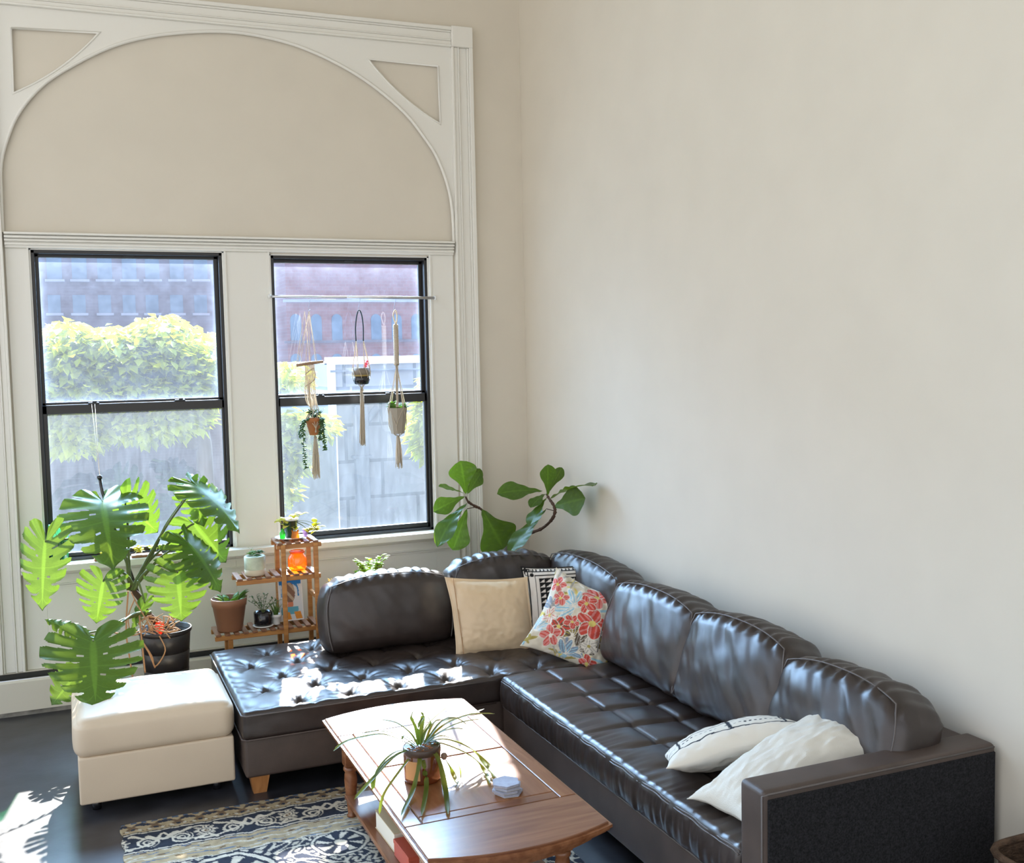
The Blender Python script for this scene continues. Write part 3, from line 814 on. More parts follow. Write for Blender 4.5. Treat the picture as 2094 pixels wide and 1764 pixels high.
# black and white woven pillow
def paint_bw(u, v):
    white = np.array([.62, .58, .52]); black = np.array([.012, .012, .012])
    k = np.zeros(len(u), bool)
    au, av = np.abs(u), np.abs(v)
    k |= (np.abs(au-.86) < .018)&(av < .9); k |= (np.abs(av-.86) < .018)&(au < .9)
    k |= (au > .965)|(av > .965)
    for r0 in (.76, .90):
        k |= (np.hypot(au-r0, av-r0) < .055)
    k |= (np.hypot(au-.83, av-.83) < .11)&(np.hypot(au-.83, av-.83) > .085)
    inside = (au < .60)&(av < .66)
    fu = ((u+.6)/.15) % 1; fv = ((v+.66)/.132) % 1
    tri = (fu > .12)&(fv > .12)&(fv < .12+.8*(fu-.12))
    k = np.where(inside, ~tri, k)
    k |= (np.abs(au-.68) < .012)&(av < .74); k |= (np.abs(av-.74) < .012)&(au < .7)
    # black fringe loops just inside the top seam
    k |= (v > .88)&(v < .95)&((u*11) % 1 < .35)
    return np.where(k[:, None], black, white)
put('throw_pillow', 'white pillow with a black grid of triangles, half behind the floral pillow', m_pattr, (2.885, 6.13, .695), (.97, -.25, 0), (.06, .33, .95),
    .262, .25, .075, seed=8, wr=.008, pinch=.07, n=120, flange=.06, paint=paint_bw)

# floral pillow
def paint_fl(u, v):
    n_ = len(u); c = np.tile(np.array([.60, .55, .44]), (n_, 1))
    rr = np.random.default_rng(5)
    wob = .02*np.sin(9*u+4*v)+.02*np.sin(7*v-5*u)
    U, V = u+wob, v+.5*wob
    def ell(cx, cy, a, b, ang, col, inner=None, edge=None):
        ca, sa = math.cos(ang), math.sin(ang); x = (U-cx)*ca+(V-cy)*sa; y = -(U-cx)*sa+(V-cy)*ca
        d = (x/a)**2+(y/b)**2
        if edge is not None: c[d < 1.35] = edge
        c[d < 1] = col
        if inner is not None:
            s = (d < .85)&((np.sin(x/a*3+y/b*7) > .45)); c[s] = inner
    grey = np.array([.36, .34, .30]); blue = np.array([.30, .50, .60]); red = np.array([.52, .07, .05]); pink = np.array([.62, .22, .20])
    brown = np.array([.11, .085, .06]); olive = np.array([.34, .28, .08]); yel = np.array([.66, .55, .16]); slate = np.array([.20, .25, .32]); cr = np.array([.72, .67, .58])
    for _ in range(110):
        ell(rr.uniform(-1, 1), rr.uniform(-1, 1), rr.uniform(.08, .22), rr.uniform(.02, .05), rr.uniform(0, 3.1), [grey, blue*.9, olive, yel, slate, cr][rr.integers(6)])
    def leaves(cx, cy, k, L_, w_, a0, span, col, inner):
        for i in range(k):
            a = a0+span*(i/(k-1)-.5); ell(cx+L_*.6*math.cos(a), cy+L_*.6*math.sin(a), L_*.55, w_, a, col, inner, cr)
    def flower(cx, cy, r, col, inner, k=5, mid=yel, a0=0):
        for i in range(k):
            a = a0+2*PI*i/k; ell(cx+r*.55*math.cos(a), cy+r*.55*math.sin(a), r*.50, r*.36, a, col, inner, cr*.9)
        ell(cx, cy, r*.2, r*.2, 0, mid)
    leaves(-.05, -.42, 5, .42, .085, 2.0, 2.4, brown, olive); leaves(.2, -.62, 4, .34, .075, 1.0, 1.8, brown, grey)
    leaves(.62, .42, 4, .34, .07, .4, 2.6, brown, grey); leaves(-.75, .0, 4, .30, .06, 1.8, 2.2, slate, grey)
    leaves(.78, -.35, 3, .28, .06, 2.4, 1.6, brown, olive)
    leaves(-.22, .22, 6, .40, .075, 2.6, 3.4, blue, cr); leaves(-.88, -.55, 4, .3, .06, .9, 1.5, blue, cr)
    leaves(-.60, -.72, 3, .26, .05, .6, 1.4, yel, olive); leaves(.30, .78, 4, .24, .06, 1.6, 2.4, olive, brown)
    flower(.28, .02, 0.34, red, pink, 5, yel, .4); flower(.12, .66, 0.29, pink, red, 6, yel, .2); flower(.02, .42, 0.22, red, pink, 5, yel, 1)
    flower(-.36, -.32, 0.22, red, brown, 5, yel, .3); flower(-.48, -.60, 0.26, pink, red, 5, cr, .8); flower(.82, .80, 0.29, red, olive, 5, brown, .2)
    flower(.52, -.88, 0.23, red, pink, 5, yel, .6); flower(-.15, -.12, 0.16, red, pink, 5, yel, 0); flower(-.8, .62, 0.21, pink, red, 5, yel, .3)
    flower(.72, .08, 0.21, red, olive, 4, brown, .3)
    flower(-.62, .30, .18, pink, red, 5, yel, .5); flower(-.70, -.15, .2, cr, pink, 5, yel, .2); flower(.45, -.45, .18, cr*.9, grey, 5, olive, .9); leaves(.0, -.85, 4, .3, .06, 1.2, 2, slate, blue)
    return c
# turned about 40 degrees so that a corner stands up
UPF = Vector((.22, .46, .86)); RTF = Vector((.92, -.42, -.02))
an = math.radians(24)
put('throw_pillow', 'colourful floral print pillow with red flowers standing on its corner in the sofa corner', m_pattr, (2.815, 5.76, .655),
    RTF*math.cos(an)-UPF*math.sin(an), UPF*math.cos(an)+RTF*math.sin(an), (.272), .272, .085, seed=12, wr=.010, pinch=.13, n=150, paint=paint_fl)

# two pale pillows against the arm
def paint_tr(u, v):
    white = np.array([.66, .62, .54]); black = np.array([.02, .025, .035])
    w = .01*np.sin(13*u)
    k = (np.abs(np.abs(v)-.62+w) < .022)|((np.abs(np.abs(v)-.40) < .035)&(((u*14) % 1) < .5))
    k |= (np.abs(u) < .03)&(np.abs(v) < .6)
    k |= (np.abs(np.abs(u)-.78) < .02)&(np.abs(v) < .62)
    k |= (np.abs(np.abs(v)-.15) < .015)
    k[len(u)//2:] = False
    return np.where(k[:, None], black, white)
put('throw_pillow', 'white pillow with black stitched lines lying flat on the sofa seat', m_pattr, (2.62, 3.86, .578), (.557, -.233, .15), (.50, .83, -.27),
    .315, .22, .092, seed=21, wr=.006, pinch=.10, n=110, paint=paint_tr)
put('throw_pillow', 'plain grey white linen pillow propped against the sofa arm', m_linen, (2.62, 3.45, .618), (.97, .08, .33), (-.05, 1, .0),
    .385, .205, .105, seed=27, wr=.010, pinch=.12, n=70)

# ------------------------------------------------------------------ coffee table
TZ = .452; TX0, TX1, TY0, TY1 = 1.152, 1.900, 3.655, 5.335
ct = thing('coffee_table', (1.52, 4.5, 0), 'long cherry wood coffee table with bowed ends in front of the sofa', 'coffee table')
def bow(y, s, k=14, d=.075, x0=TX0, x1=TX1):
    return [(x0+(x1-x0)*i/k, y+s*d*(1-(2*i/k-1)**2)) for i in range(k+1)]
g = .0022; TT = .026
e0, e1 = 3.945, 5.055        # end boards
b = MB()
far = bow(TY1, 1); near = bow(TY0, -1)
def slab(poly, z0=TZ-TT, z1=TZ, mi=0, bev=.003):
    bm = bmesh.new(); vv = [bm.verts.new((x, y, z0)) for x, y in poly]; f = bm.faces.new(vv)
    r = bmesh.ops.extrude_face_region(bm, geom=[f]); bmesh.ops.translate(bm, vec=(0, 0, z1-z0), verts=[v for v in r['geom'] if isinstance(v, bmesh.types.BMVert)])
    bmesh.ops.recalc_face_normals(bm, faces=bm.faces)
    te = [e for e in bm.edges if all(abs(v.co.z-z1) < 1e-6 for v in e.verts)]
    bmesh.ops.bevel(bm, geom=te, offset=bev, segments=1, affect='EDGES')
    bm.verts.index_update(); b.add([v.co.copy() for v in bm.verts], [[v.index for v in ff.verts] for ff in bm.faces], mi, False); bm.free()
slab([(TX0, e1+g), (TX1, e1+g)]+far[::-1], mi=1); slab(near+[(TX1, e0-g), (TX0, e0-g)], mi=1)
rw = .072
slab([(TX0, e0+g), (TX0+rw, e0+g), (TX0+rw, e1-g), (TX0, e1-g)]); slab([(TX1-rw, e0+g), (TX1, e0+g), (TX1, e1-g), (TX1-rw, e1-g)])
xa_, xb2 = TX0+rw+2*g, TX1-rw-2*g; ym = 4.565
slab([(xa_, e0+g), (xb2, e0+g), (xb2, e0+.062), (xa_, e0+.062)], mi=1)
slab([(xa_, ym-.006), (xb2, ym-.006), (xb2, ym+.014), (xa_, ym+.014)], z1=TZ-.003, mi=1)
slab([(xa_, e0+.066), (xb2, e0+.066), (xb2, ym-.010), (xa_, ym-.010)]); slab([(xa_, ym+.018), (xb2, ym+.018), (xb2, e1-g), (xa_, e1-g)])
b.build('tabletop', [m_table, m_tablex], ct)
# moulded edge under the top, all the way round
def ring(inset, z0, z1, bm_=None):
    x0, x1 = TX0+inset, TX1-inset
    return bow(TY0+inset, -1, x0=x0, x1=x1)+bow(TY1-inset, 1, x0=x0, x1=x1)[::-1], z0, z1
b = MB()
for ins, z0, z1 in ((-.012, TZ-.022, TZ-.010), (-.004, TZ-.034, TZ-.022), (.008, TZ-.046, TZ-.034)): b.prism(*ring(ins, z0, z1))
b.build('edge_moulding', m_table, ct)
b = MB(); b.prism(*ring(.05, .366, TZ-.046)); b.build('apron', m_table, ct)
b = MB()
for z in (.368, .388): b.box(TX0+.042, TX0+.052, 3.78, 5.22, z, z+.008, .002); b.box(TX1-.052, TX1-.042, 3.78, 5.22, z, z+.008, .002)
b.build('apron_bead', m_tablex, ct)
for x in (TX0+.075, TX1-.105):
    for y in (3.865, 5.13):
        l = MB()
        l.box(x-.034, x+.034, y-.034, y+.034, .27, .42, .004)
        l.lathe([(.026, .27), (.034, .262), (.036, .25), (.028, .238), (.030, .225), (.033, .20), (.028, .13), (.022, .06), (.019, .025), (.024, .018), (.024, .0095)], 20, (x, y, 0))
        l.build('leg', m_oak if False else m_table, ct)
SHZ = .125
b = MB().box(TX0+.04, TX1-.095, 3.86, 5.13, SHZ-.022, SHZ, .004); b.build('shelf', m_table, ct)

# things on the lower shelf
m_paper = mat('pale_book_cover', (.52, .40, .24), .6); m_pages = mat('paper_edges', (.70, .66, .56), .8)
def book(name, label, c, size, rz, mt, cat='book', group='books and boxes on the table shelf'):
    t = thing(name, c, label, cat, group); w, l, h = size
    M = Matrix.Translation(c) @ Matrix.Rotation(rz, 4, 'Z')
    MB().box(-w/2+.004, w/2-.004, -l/2+.004, l/2-.004, .003, h-.003, 0, 0, M).build('pages', m_pages, t)
    MB().box(-w/2, w/2, -l/2, l/2, h-.003, h, .001, 0, M).box(-w/2, w/2, -l/2, l/2, 0, .003, .001, 0, M).box(w/2-.003, w/2, -l/2, l/2, 0, h, .001, 0, M).build('cover', mt, t)
    return t
m_dark = mat('dark_glossy_cover', (.02, .025, .035), .25); m_redbox = mat('red_box_card', (.42, .07, .035), .5); m_bluec = mat('blue_grey_cover', (.10, .14, .20), .4)
book('book', 'thick tan book on the table shelf nearest the window', Vector((1.335, 4.56, SHZ+.001)), (.20, .28, .085), .03, m_paper)
rb = thing('box', (1.285, 4.29, SHZ+.001), 'small red cardboard box at the edge of the coffee table shelf', 'box')
M = Matrix.Translation((1.285, 4.295, SHZ+.001)) @ Matrix.Rotation(.03, 4, 'Z')
MB().box(-.05, .05, -.10, .10, 0, .065, .003, 0, M).build('box_body', m_redbox, rb); MB().box(-.052, .052, -.102, .102, .056, .075, .002, 0, M).build('lid', m_redbox, rb)
book('magazine', 'dark glossy magazine lying flat beside the red box', Vector((1.365, 4.045, SHZ+.001)), (.21, .26, .014), .03, m_dark, 'magazine')
book('magazine', 'blue grey magazine at the near end of the table shelf', Vector((1.60, 4.10, SHZ+.001)), (.21, .28, .014), -.08, m_bluec, 'magazine')

# coasters
m_coast = mat('blue_grey_speckled_stone', (.30, .31, .38), .6, .3, var=.16, vscale=45); m_cork = mat('coaster_cork', (.62, .55, .42), .8)
cxy = at(1037, 1612, z=TZ+.02)
names = ['topmost blue speckled hexagon coaster of the stack on the table', 'second hexagon coaster from the top of the table stack', 'third hexagon coaster from the top of the table stack', 'bottom hexagon coaster of the stack on the table']
for k in range(4):
    i = 3-k; z = TZ+.0005+k*.0122; ang = .12*k-.15; ox = (.006, -.004, .005, -.002)[k]
    c = Vector((cxy.x+ox, cxy.y+.003*k, z))
    t = thing('coaster', c, names[i], 'coaster', 'hexagon coasters stacked on the table')
    pts = [(c.x+.062*math.cos(ang+PI*j/3), c.y+.062*math.sin(ang+PI*j/3)) for j in range(6)]
    pin = [(c.x+.058*math.cos(ang+PI*j/3), c.y+.058*math.sin(ang+PI*j/3)) for j in range(6)]
    MB().prism(pts, z+.003, z+.0115).build('tile', m_coast, t); MB().prism(pin, z, z+.003).build('cork_back', m_cork, t)

# ------------------------------------------------------------------ rug
RGX0, RGX1, RGY1, RGY0 = .155, 2.06, 5.515, 3.0
def paint_rug(x, y):
    u = x-RGX0; v = RGY1-y; n_ = len(u)
    tan = np.array([.34, .27, .165]); cream = np.array([.56, .51, .41]); navy = np.array([.030, .036, .052]); blue = np.array([.08, .11, .16]); brn = np.array([.15, .10, .06])
    c = np.tile(navy, (n_, 1))
    wu = u+.004*np.sin(37*v+5*u)+.003*np.sin(61*u); wv = v+.004*np.sin(41*u)+.003*np.sin(83*u+20*v)
    def S(m_, col): c[m_] = col
    # outer border: tan with dark crosses
    b1 = wv < .125
    S(b1, tan)
    k = (wu/.105) % 1-.5; kv = (wv-.063)/.062
    S(b1&(np.abs(np.abs(k)*2.0-np.abs(kv)) < .23)&(np.abs(kv) < .75), brn)
    S(b1&(np.hypot((np.abs(k)-.25)*.105, wv-.040) < .012), navy); S(b1&(np.hypot((np.abs(k)-.5)*.105, wv-.034) < .018), navy)
    S(b1&(np.hypot(k*.105, wv-.088) < .011), navy); S(b1&(wv < .016)&(((wu/.05) % 1) < .5), blue)
    S(b1&(np.hypot(np.abs(k)*.105-.028, wv-.098) < .010), cream*.8)
    S((wv > .125)&(wv < .133), navy); S((wv >= .133)&(wv < .142), cream); S((wv >= .142)&(wv < .148), navy)
    # wide band: scrolling flowers
    b2 = (wv >= .148)&(wv < .330)
    P = .40; pu = (wu+.02) % P; pv = wv-.148
    def flower(m_, cx_, cy_, r, k_=8):
        dx = np.minimum(np.abs(pu-cx_), P-np.abs(pu-cx_))*np.sign(pu-cx_); dy = pv-cy_
        rr = np.hypot(dx, dy); th = np.arctan2(dy, dx)
        pet = rr < r*(.78+.22*np.cos(k_*th)); S(m_&pet, cream)
        S(m_&(np.abs(rr-r*.42) < r*.05), navy); S(m_&(np.abs(rr-r*.14) < r*.06), brn)
        S(m_&pet&(np.abs(np.sin(k_*th/2)) < .10)&(rr > r*.5), navy)
    def spiral(m_, cx_, cy_, r, sgn=1, w=.5):
        dx = pu-cx_; dx = np.where(dx > P/2, dx-P, np.where(dx < -P/2, dx+P, dx)); dy = pv-cy_
        rr = np.hypot(dx, dy); th = np.arctan2(dy, dx)*sgn
        arm = ((rr/.024-th/(2*PI)) % 1) < w
        S(m_&arm&(rr < r), cream); S(m_&(rr < .009), navy)
    def stroke(m_, pts, w, col):
        for (ax, ay), (bx, by) in zip(pts[:-1], pts[1:]):
            for s in (-P, 0, P):
                dx, dy = bx-ax, by-ay; L2 = dx*dx+dy*dy
                t = np.clip(((pu-ax-s)*dx+(pv-ay)*dy)/L2, 0, 1)
                S(m_&(np.hypot(pu-ax-s-t*dx, pv-ay-t*dy) < w*(1-.35*t)), col)
    stroke(b2, [(.0, .165), (.10, .15), (.17, .10), (.20, .03)], .010, cream); stroke(b2, [(.40, .165), (.32, .15), (.25, .10), (.21, .03)], .010, cream)
    stroke(b2, [(.14, .045), (.20, .10)], .016, cream); stroke(b2, [(.27, .045), (.21, .10)], .016, cream); stroke(b2, [(.06, .02), (.12, .06)], .012, cream); stroke(b2, [(.34, .02), (.28, .06)], .012, cream)
    stroke(b2, [(.05, .17), (.0, .12), (-.05, .17)], .011, cream); stroke(b2, [(.02, .03), (-.06, .02)], .008, cream)
    spiral(b2, .125, .115, .055, 1); spiral(b2, .285, .115, .055, -1)
    flower(b2, 0.0, .085, .062); 
    S((wv >= .330)&(wv < .338), navy); S((wv >= .338)&(wv < .350), cream); S((wv >= .35)&(wv < .357), navy)
    # worn stripe
    b3 = (wv >= .357)&(wv < .515)
    S(b3, tan*1.05); q = np.sin(wu*17+3*np.sin(wu*6+wv*30))*np.sin(wv*130+2*np.sin(wu*8)); S(b3&(q > .74), blue*1.4); S(b3&(q < -.70), cream*.85); S(b3&(np.sin(wu*31+1+20*wv)*np.sin(wv*75+2) > .86), brn)
    S((wv >= .43)&(wv < .438), cream*.9); S((wv >= .515)&(wv < .523), cream); S((wv >= .523)&(wv < .529), navy)
    # field with round medallions
    b4 = wv >= .529
    for cx_, cy_, r in ((.95, .645, .135), (.42, .75, .21), (1.48, .77, .21), (.95, 1.04, .16), (.42, 1.25, .2), (1.48, 1.25, .2), (.95, 1.5, .2)):
        dx, dy = wu-cx_, wv-cy_; rr = np.hypot(dx, dy); th = np.arctan2(dy, dx)
        S(b4&(rr < r*1.18)&(rr > r*1.06)&(np.cos(22*th) > -.2), cream*.85)
        S(b4&(rr < r)&(rr > r*.88), cream); S(b4&(rr < r*.86), navy)
        S(b4&(rr < r*.80)&(rr > r*.30)&(np.abs(((th*8/(2*PI)) % 1)-.5)*2 < .25+.5*(rr/r-.3)), cream)
        S(b4&(rr < r*.76)&(rr > r*.45)&(np.abs(((th*16/(2*PI)) % 1)-.5)*2 < .24), navy)
        S(b4&(rr < r*.22), cream*.95)
    fr = np.ones(n_, bool)
    for cx_, cy_, r in ((.95, .645, .135), (.42, .75, .21), (1.48, .77, .21), (.95, 1.04, .16)): fr &= np.hypot(wu-cx_, wv-cy_) > r*1.2
    s = np.sin(wu*46+2.2*np.sin(wv*21))*np.sin(wv*44+2.2*np.sin(wu*19))
    S(b4&fr&(np.abs(s) < .22), cream*.9); S(b4&fr&(s > .75), cream*.8)
    nse = np.array([noise.noise(Vector((a*30, b_*30, 0))) for a, b_ in zip(x[::1], y[::1])])
    return c*(1+.25*nse[:, None])
nx, ny = 420, 300
gx = np.linspace(RGX0, RGX1, nx+1); t_ = np.linspace(0, 1, ny+1); gy = RGY1-(RGY1-RGY0)*(t_*.6+.4*t_**2.2)
Xg, Yg = np.meshgrid(gx, gy, indexing='ij'); xs, ys = Xg.ravel(), Yg.ravel()
b = MB(); vs = [(x+(.006*math.sin(y*40) if i < ny+1 else 0), y+.004*math.sin(x*33), .009) for i, (x, y) in enumerate(zip(xs, ys))]
fs = []
for i in range(nx):
    for j in range(ny): a = i*(ny+1)+j; fs.append([a, a+1, a+ny+2, a+ny+1])
b.add(vs, fs)
rim = [i*(ny+1) for i in range(nx+1)]+[nx*(ny+1)+j for j in range(1, ny+1)]+[i*(ny+1)+ny for i in range(nx-1, -1, -1)]+[j for j in range(ny-1, 0, -1)]
o = len(b.v); b.add([(vs[k][0], vs[k][1], .0005) for k in rim], [])
nr = len(rim)
for k in range(nr): b.f.append([rim[k], rim[(k+1) % nr], o+(k+1) % nr, o+k]); b.mi.append(0); b.sm.append(True)
cc = paint_rug(xs, ys); cc = np.vstack([cc, cc[rim]*.8])
m_rug = mat('rug_pile', (1, 1, 1), .95, .1, bump=.5, bscale=260, attr=True)
tag(b.build('rug', m_rug, col=cc), 'cream and navy patterned area rug under the coffee table', 'rug')
# ------------------------------------------------------------------ leaves
HB = [(0, .76), (.035, .735), (.13, .66), (.26, .50), (.36, .31), (.415, .12), (.41, -.06), (.34, -.20), (.22, -.265), (.10, -.235), (.03, -.13), (.006, -.02)]
def half_outline(n):
    P = [Vector((a, b, 0)) for a, b in HB]; q, _ = smooth_path(P, 0, 12)
    L = [0]
    for i in range(1, len(q)): L.append(L[-1]+(q[i]-q[i-1]).length)
    out = []
    for k in range(n+1):
        t = L[-1]*k/n; j = 0
        while j < len(L)-2 and L[j+1] < t: j += 1
        f = (t-L[j])/max(1e-9, L[j+1]-L[j]); out.append(q[j].lerp(q[j+1], f))
    return out
OUTL = half_outline(150)
def monstera_leaf(A, T, N, wf=1.0, droop=.18, fold=.25, seed=0, slits=6, curl=.0):
    """split heart shaped leaf: A petiole joint, T tip, N upper side; returns MB with colours"""
    rg = random.Random(seed)
    A, T = Vector(A), Vector(T); L = (T-A).length/.76
    M = frame(A, T-A, Vector(N).cross(T-A)); # local x forward, y sideways, z normal
    mb = MB(); vs = []; cols = []; fs = []
    ns, nr = 150, 22
    cuts = []
    for side in (1, -1):
        c_ = []
        for k in range(slits): c_.append(((.10+.66*(k+.5)/slits+rg.uniform(-.018, .018)), rg.uniform(.28, .66), rg.uniform(.013, .033)))
        cuts.append(c_)
    holes = [(side, .10+.66*(k+rg.uniform(.85, 1.1))/slits, rg.uniform(.16, .22), rg.uniform(.05, .10), .010) for side in (0, 1) for k in range(1, slits-1, 2)]
    ph = rg.uniform(0, 6)
    for si, side in enumerate((1, -1)):
        o = len(vs)
        for i in range(ns+1):
            s = i/ns; bx, by = OUTL[i].x, OUTL[i].y
            oy = .70*(1-min(1, s/.78))**1.1
            for j in range(nr+1):
                t = (j/nr)
                x = bx*t*wf; y = oy+(by-oy)*t
                # bulged vein paths
                y += .045*math.sin(PI*t)*(1-s)
                lobe = math.sin((s*slits*1.5)*2*PI)*.014*t*t
                z = -fold*abs(x)**1.5*.9-droop*max(0, y)**2*.9-droop*.6*x*x+lobe+.012*math.sin(7*y+ph)*t-curl*t*t*.1
                vs.append((y*L, side*x*L, z*L))
                vein = abs(((s*slits*1.5+.25) % 1)-.5)*2
                g = 1.0
                if t < .05: g = 1.55
                elif vein > .93: g = 1.25
                g *= .92+.16*rg.random()
                cols.append((.070*g, .150*g, .022*g))
        for i in range(ns):
            for j in range(nr):
                s = (i+.5)/ns; t = (j+.5)/nr; cut = False
                for sk, tc, w in cuts[si]:
                    if t > tc and abs(s-sk) < w*(.22+.78*((t-tc)/(1-tc))**.7)+.010*max(0, t-.9)/.1: cut = True; break
                for hs, sk, tc, hw, w in holes:
                    if hs == si and abs(t-tc-.05) < hw*.7 and abs(s-sk) < w: cut = True
                if cut: continue
                a = o+i*(nr+1)+j; q = [a, a+nr+1, a+nr+2, a+1]
                fs.append(q if side < 0 else q[::-1])
    mb.add(vs, fs, 0, True, M); mb.col = np.array(cols)
    return mb
def leaf_obj(mb, parent, mt, name='leaf', label=None):
    o = mb.build(name, mt, parent, fix=False, col=mb.col)
    if label: o['label'] = label
    return o

# ------------------------------------------------------------------ monstera
my = 7.02
pt = at(337, 1283, y=my); pb = at(338, 1500, y=my)
mcx, mcz = pt.x, pt.z
mon = thing('potted_monstera', (mcx, my, 0), 'large monstera with split leaves in a tall black pot behind the ottoman', 'potted plant')
b = MB()
Hp = mcz
prof = [(.105, 0), (.112, .006)]
for k in range(5):
    z = .02+(Hp-.05)*k/5; z2 = .02+(Hp-.05)*(k+1)/5; r1 = .112+.043*(z/Hp); r2 = .112+.043*(z2/Hp)
    prof += [(r1, z), (r2+.001, z2-.006), (r2-.002, z2-.003), (r2-.002, z2)]
prof += [(.158, Hp-.028), (.163, Hp-.022), (.165, Hp-.004), (.162, Hp), (.153, Hp-.002), (.150, Hp-.06), (.001, Hp-.06)]
b.lathe(prof, 40, (mcx, my, 0)); b.build('pot', m_monpot, mon)
MB().lathe([(.149, Hp-.075), (.149, Hp-.052), (.09, Hp-.045), (.001, Hp-.04)], 24, (mcx, my, 0)).build('soil', m_soil, mon)
def mp(px, py, dy=0.0): return at(px, py, y=my+dy)
crown = mp(272, 1205); low = mp(300, 1252, -.05); rootp = Vector((mcx-.03, my, Hp-.05))
st = MB(); st.tube([rootp, mp(322, 1275, -.02), low, mp(288, 1225), crown, mp(262, 1180, .02)], [.022, .022, .021, .020, .018, .012], 10, sub=6); st.build('stem', m_bstem, mon)
# (attach px, tip px, dy attach, dy tip, normal, width, droop, seed)
LV = [
 ((92, 1106), (82, 1245), -.10, -.22, (-.40, -.85, .30), .74, .10, 1, None),
 ((209, 1024), (226, 1112), .02, -.42, (-.05, -.45, .9), 1.0, .55, 2, None),
 ((256, 1026), (322, 1088), .12, .16, (-.25, -.96, .25), 1.15, .05, 3, None),
 ((392, 1001), (418, 1075), .05, .02, (.1, -.95, .3), .95, .10, 4, None),
 ((402, 992), (500, 1063), .0, -.22, (.35, -.45, .85), .85, .35, 5, None),
 ((397, 1070), (462, 1148), .06, .02, (.12, -.96, .2), 1.15, .08, 6, None),
 ((385, 1108), (462, 1195), -.05, -.20, (.35, -.55, .75), 1.0, .3, 7, None),
 ((364, 1170), (372, 1268), -.14, -.24, (.1, -.93, .3), 1.22, .08, 8, None),
 ((211, 1188), (197, 1273), -.16, -.20, (-.12, -.97, .15), 1.12, .05, 9, None),
 ((190, 1311), (196, 1440), -.80, -1.10, (.05, -.85, .5), 1.22, .05, 10, None),
 ((150, 1385), (106, 1440), -.30, -.34, (-.2, -.9, .3), 1.1, .08, 11, None),
 ((296, 1232), (268, 1285), -.08, -.12, (-.6, -.7, .1), .55, .1, 12, None),
 ((168, 1300), (98, 1262), -.22, -.24, (-.1, -.55, .8), .6, .2, 13, None),
]
for i, (a, t, da, dt, n_, w, dr, sd, lb) in enumerate(LV):
    A, T = mp(*a, da), mp(*t, dt)
    mb = monstera_leaf(A, T, n_, w, dr, .22, sd, 6 if sd not in (12, 11) else 4)
    lf = leaf_obj(mb, mon, m_leaf)
    # petiole
    src = crown if a[1] < 1250 else low
    mid = src.lerp(A, .55)+Vector((0, 0, .05 if a[1] < 1160 else .09))
    if sd == 1: mid = mp(190, 1105, -.08)
    if sd == 10: mid = mp(248, 1272, -.42)
    if sd == 13: mid = mp(235, 1283, -.2)
    pts = [src+Vector((.004*(i-6), .006*((i*5) % 7-3), 0)), src.lerp(mid, .5)+Vector((.01*((i*3) % 5-2), 0, .02)), mid, A.lerp(mid, .25)+Vector((0, 0, .008)), A]
    pe = MB(); pe.tube(pts, [.0105, .0085, .0072, .006, .005], 8, sub=6); pe.build('petiole', m_stem, mon)
# rolled young leaf
b = MB(); b.tube([mp(392, 1001, .05), mp(380, 990, .04), mp(366, 983, .03), mp(347, 979, .02)], [.004, .012, .014, .004], 8, sub=5); b.build('young_leaf', m_lime, mon)
# aerial roots and moss stake
RT = [[(262, 1208), (258, 1290), (266, 1350), (271, 1383)], [(268, 1210), (283, 1240), (300, 1268), (310, 1290)], [(285, 1258), (292, 1330), (297, 1375)], [(290, 1310), (310, 1340), (318, 1362), (338, 1330), (326, 1300)],
      [(292, 1315), (305, 1335), (317, 1365)], [(225, 1291), (258, 1298), (280, 1297), (300, 1285)], [(300, 1260), (318, 1285), (345, 1292), (365, 1288)], [(275, 1225), (262, 1262), (268, 1300)]]
for k, r_ in enumerate(RT):
    pts = [mp(x, y, -.19 if k > 0 else -.17) for x, y in r_]
    MB().tube(pts, .0042 if k % 2 else .0055, 6, sub=5).build('aerial_root', m_root, mon)
b = MB(); rg = random.Random(4)
for k in range(46):     # pale tangle of dried roots and sphagnum at the rim
    p = mp(rg.uniform(284, 360), rg.uniform(1262, 1300), rg.uniform(-.17, -.06)); d = Vector((rg.uniform(-1, 1), rg.uniform(-.5, .5), rg.uniform(-.6, .6)))*.05
    b.tube([p-d, p+Vector((0, 0, .012)), p+d], [.003, .004, .002], 5, sub=3)
b.build('root_tangle', m_root, mon)
stk = MB(); stk.tube([mp(300, 1260, .05), mp(232, 1075, .08), mp(209, 1005, .08), mp(204, 975, .08)], [.010, .010, .010, .010], 8); stk.lathe([(.001, .028), (.014, .024), (.016, .01), (.012, 0)], 12, mp(204, 980, .08)); stk.build('support_stake', m_blackpot, mon)
cst = MB(); tp = at(194, 826, y=YW+.01)
cst.tube([mp(204, 974, .08), tp], .0009, 4); cst.tube([mp(204, 974, .08), tp+Vector((-.02, 0, 0))], .0009, 4)
cst.build('support_string', m_cotton, mon)
# red watering bulb
wb = mp(325, 1246, -.10)
w = thing('watering_bulb', (wb.x, wb.y, Hp-.05), 'red glass watering bulb stuck in the black monstera pot', 'watering bulb')
m_redg = glassy('red_glass', (.95, .14, .05), gloss=.1, body=.45, bodycol=(.85, .10, .03))
b = MB(); b.lathe([(.004, -.0), (.006, .05), (.010, .085), (.024, .11), (.030, .135), (.024, .158), (.010, .168), (.001, .170)], 18, (wb.x, wb.y, Hp-.10)); b.build('bulb', m_redg, w)

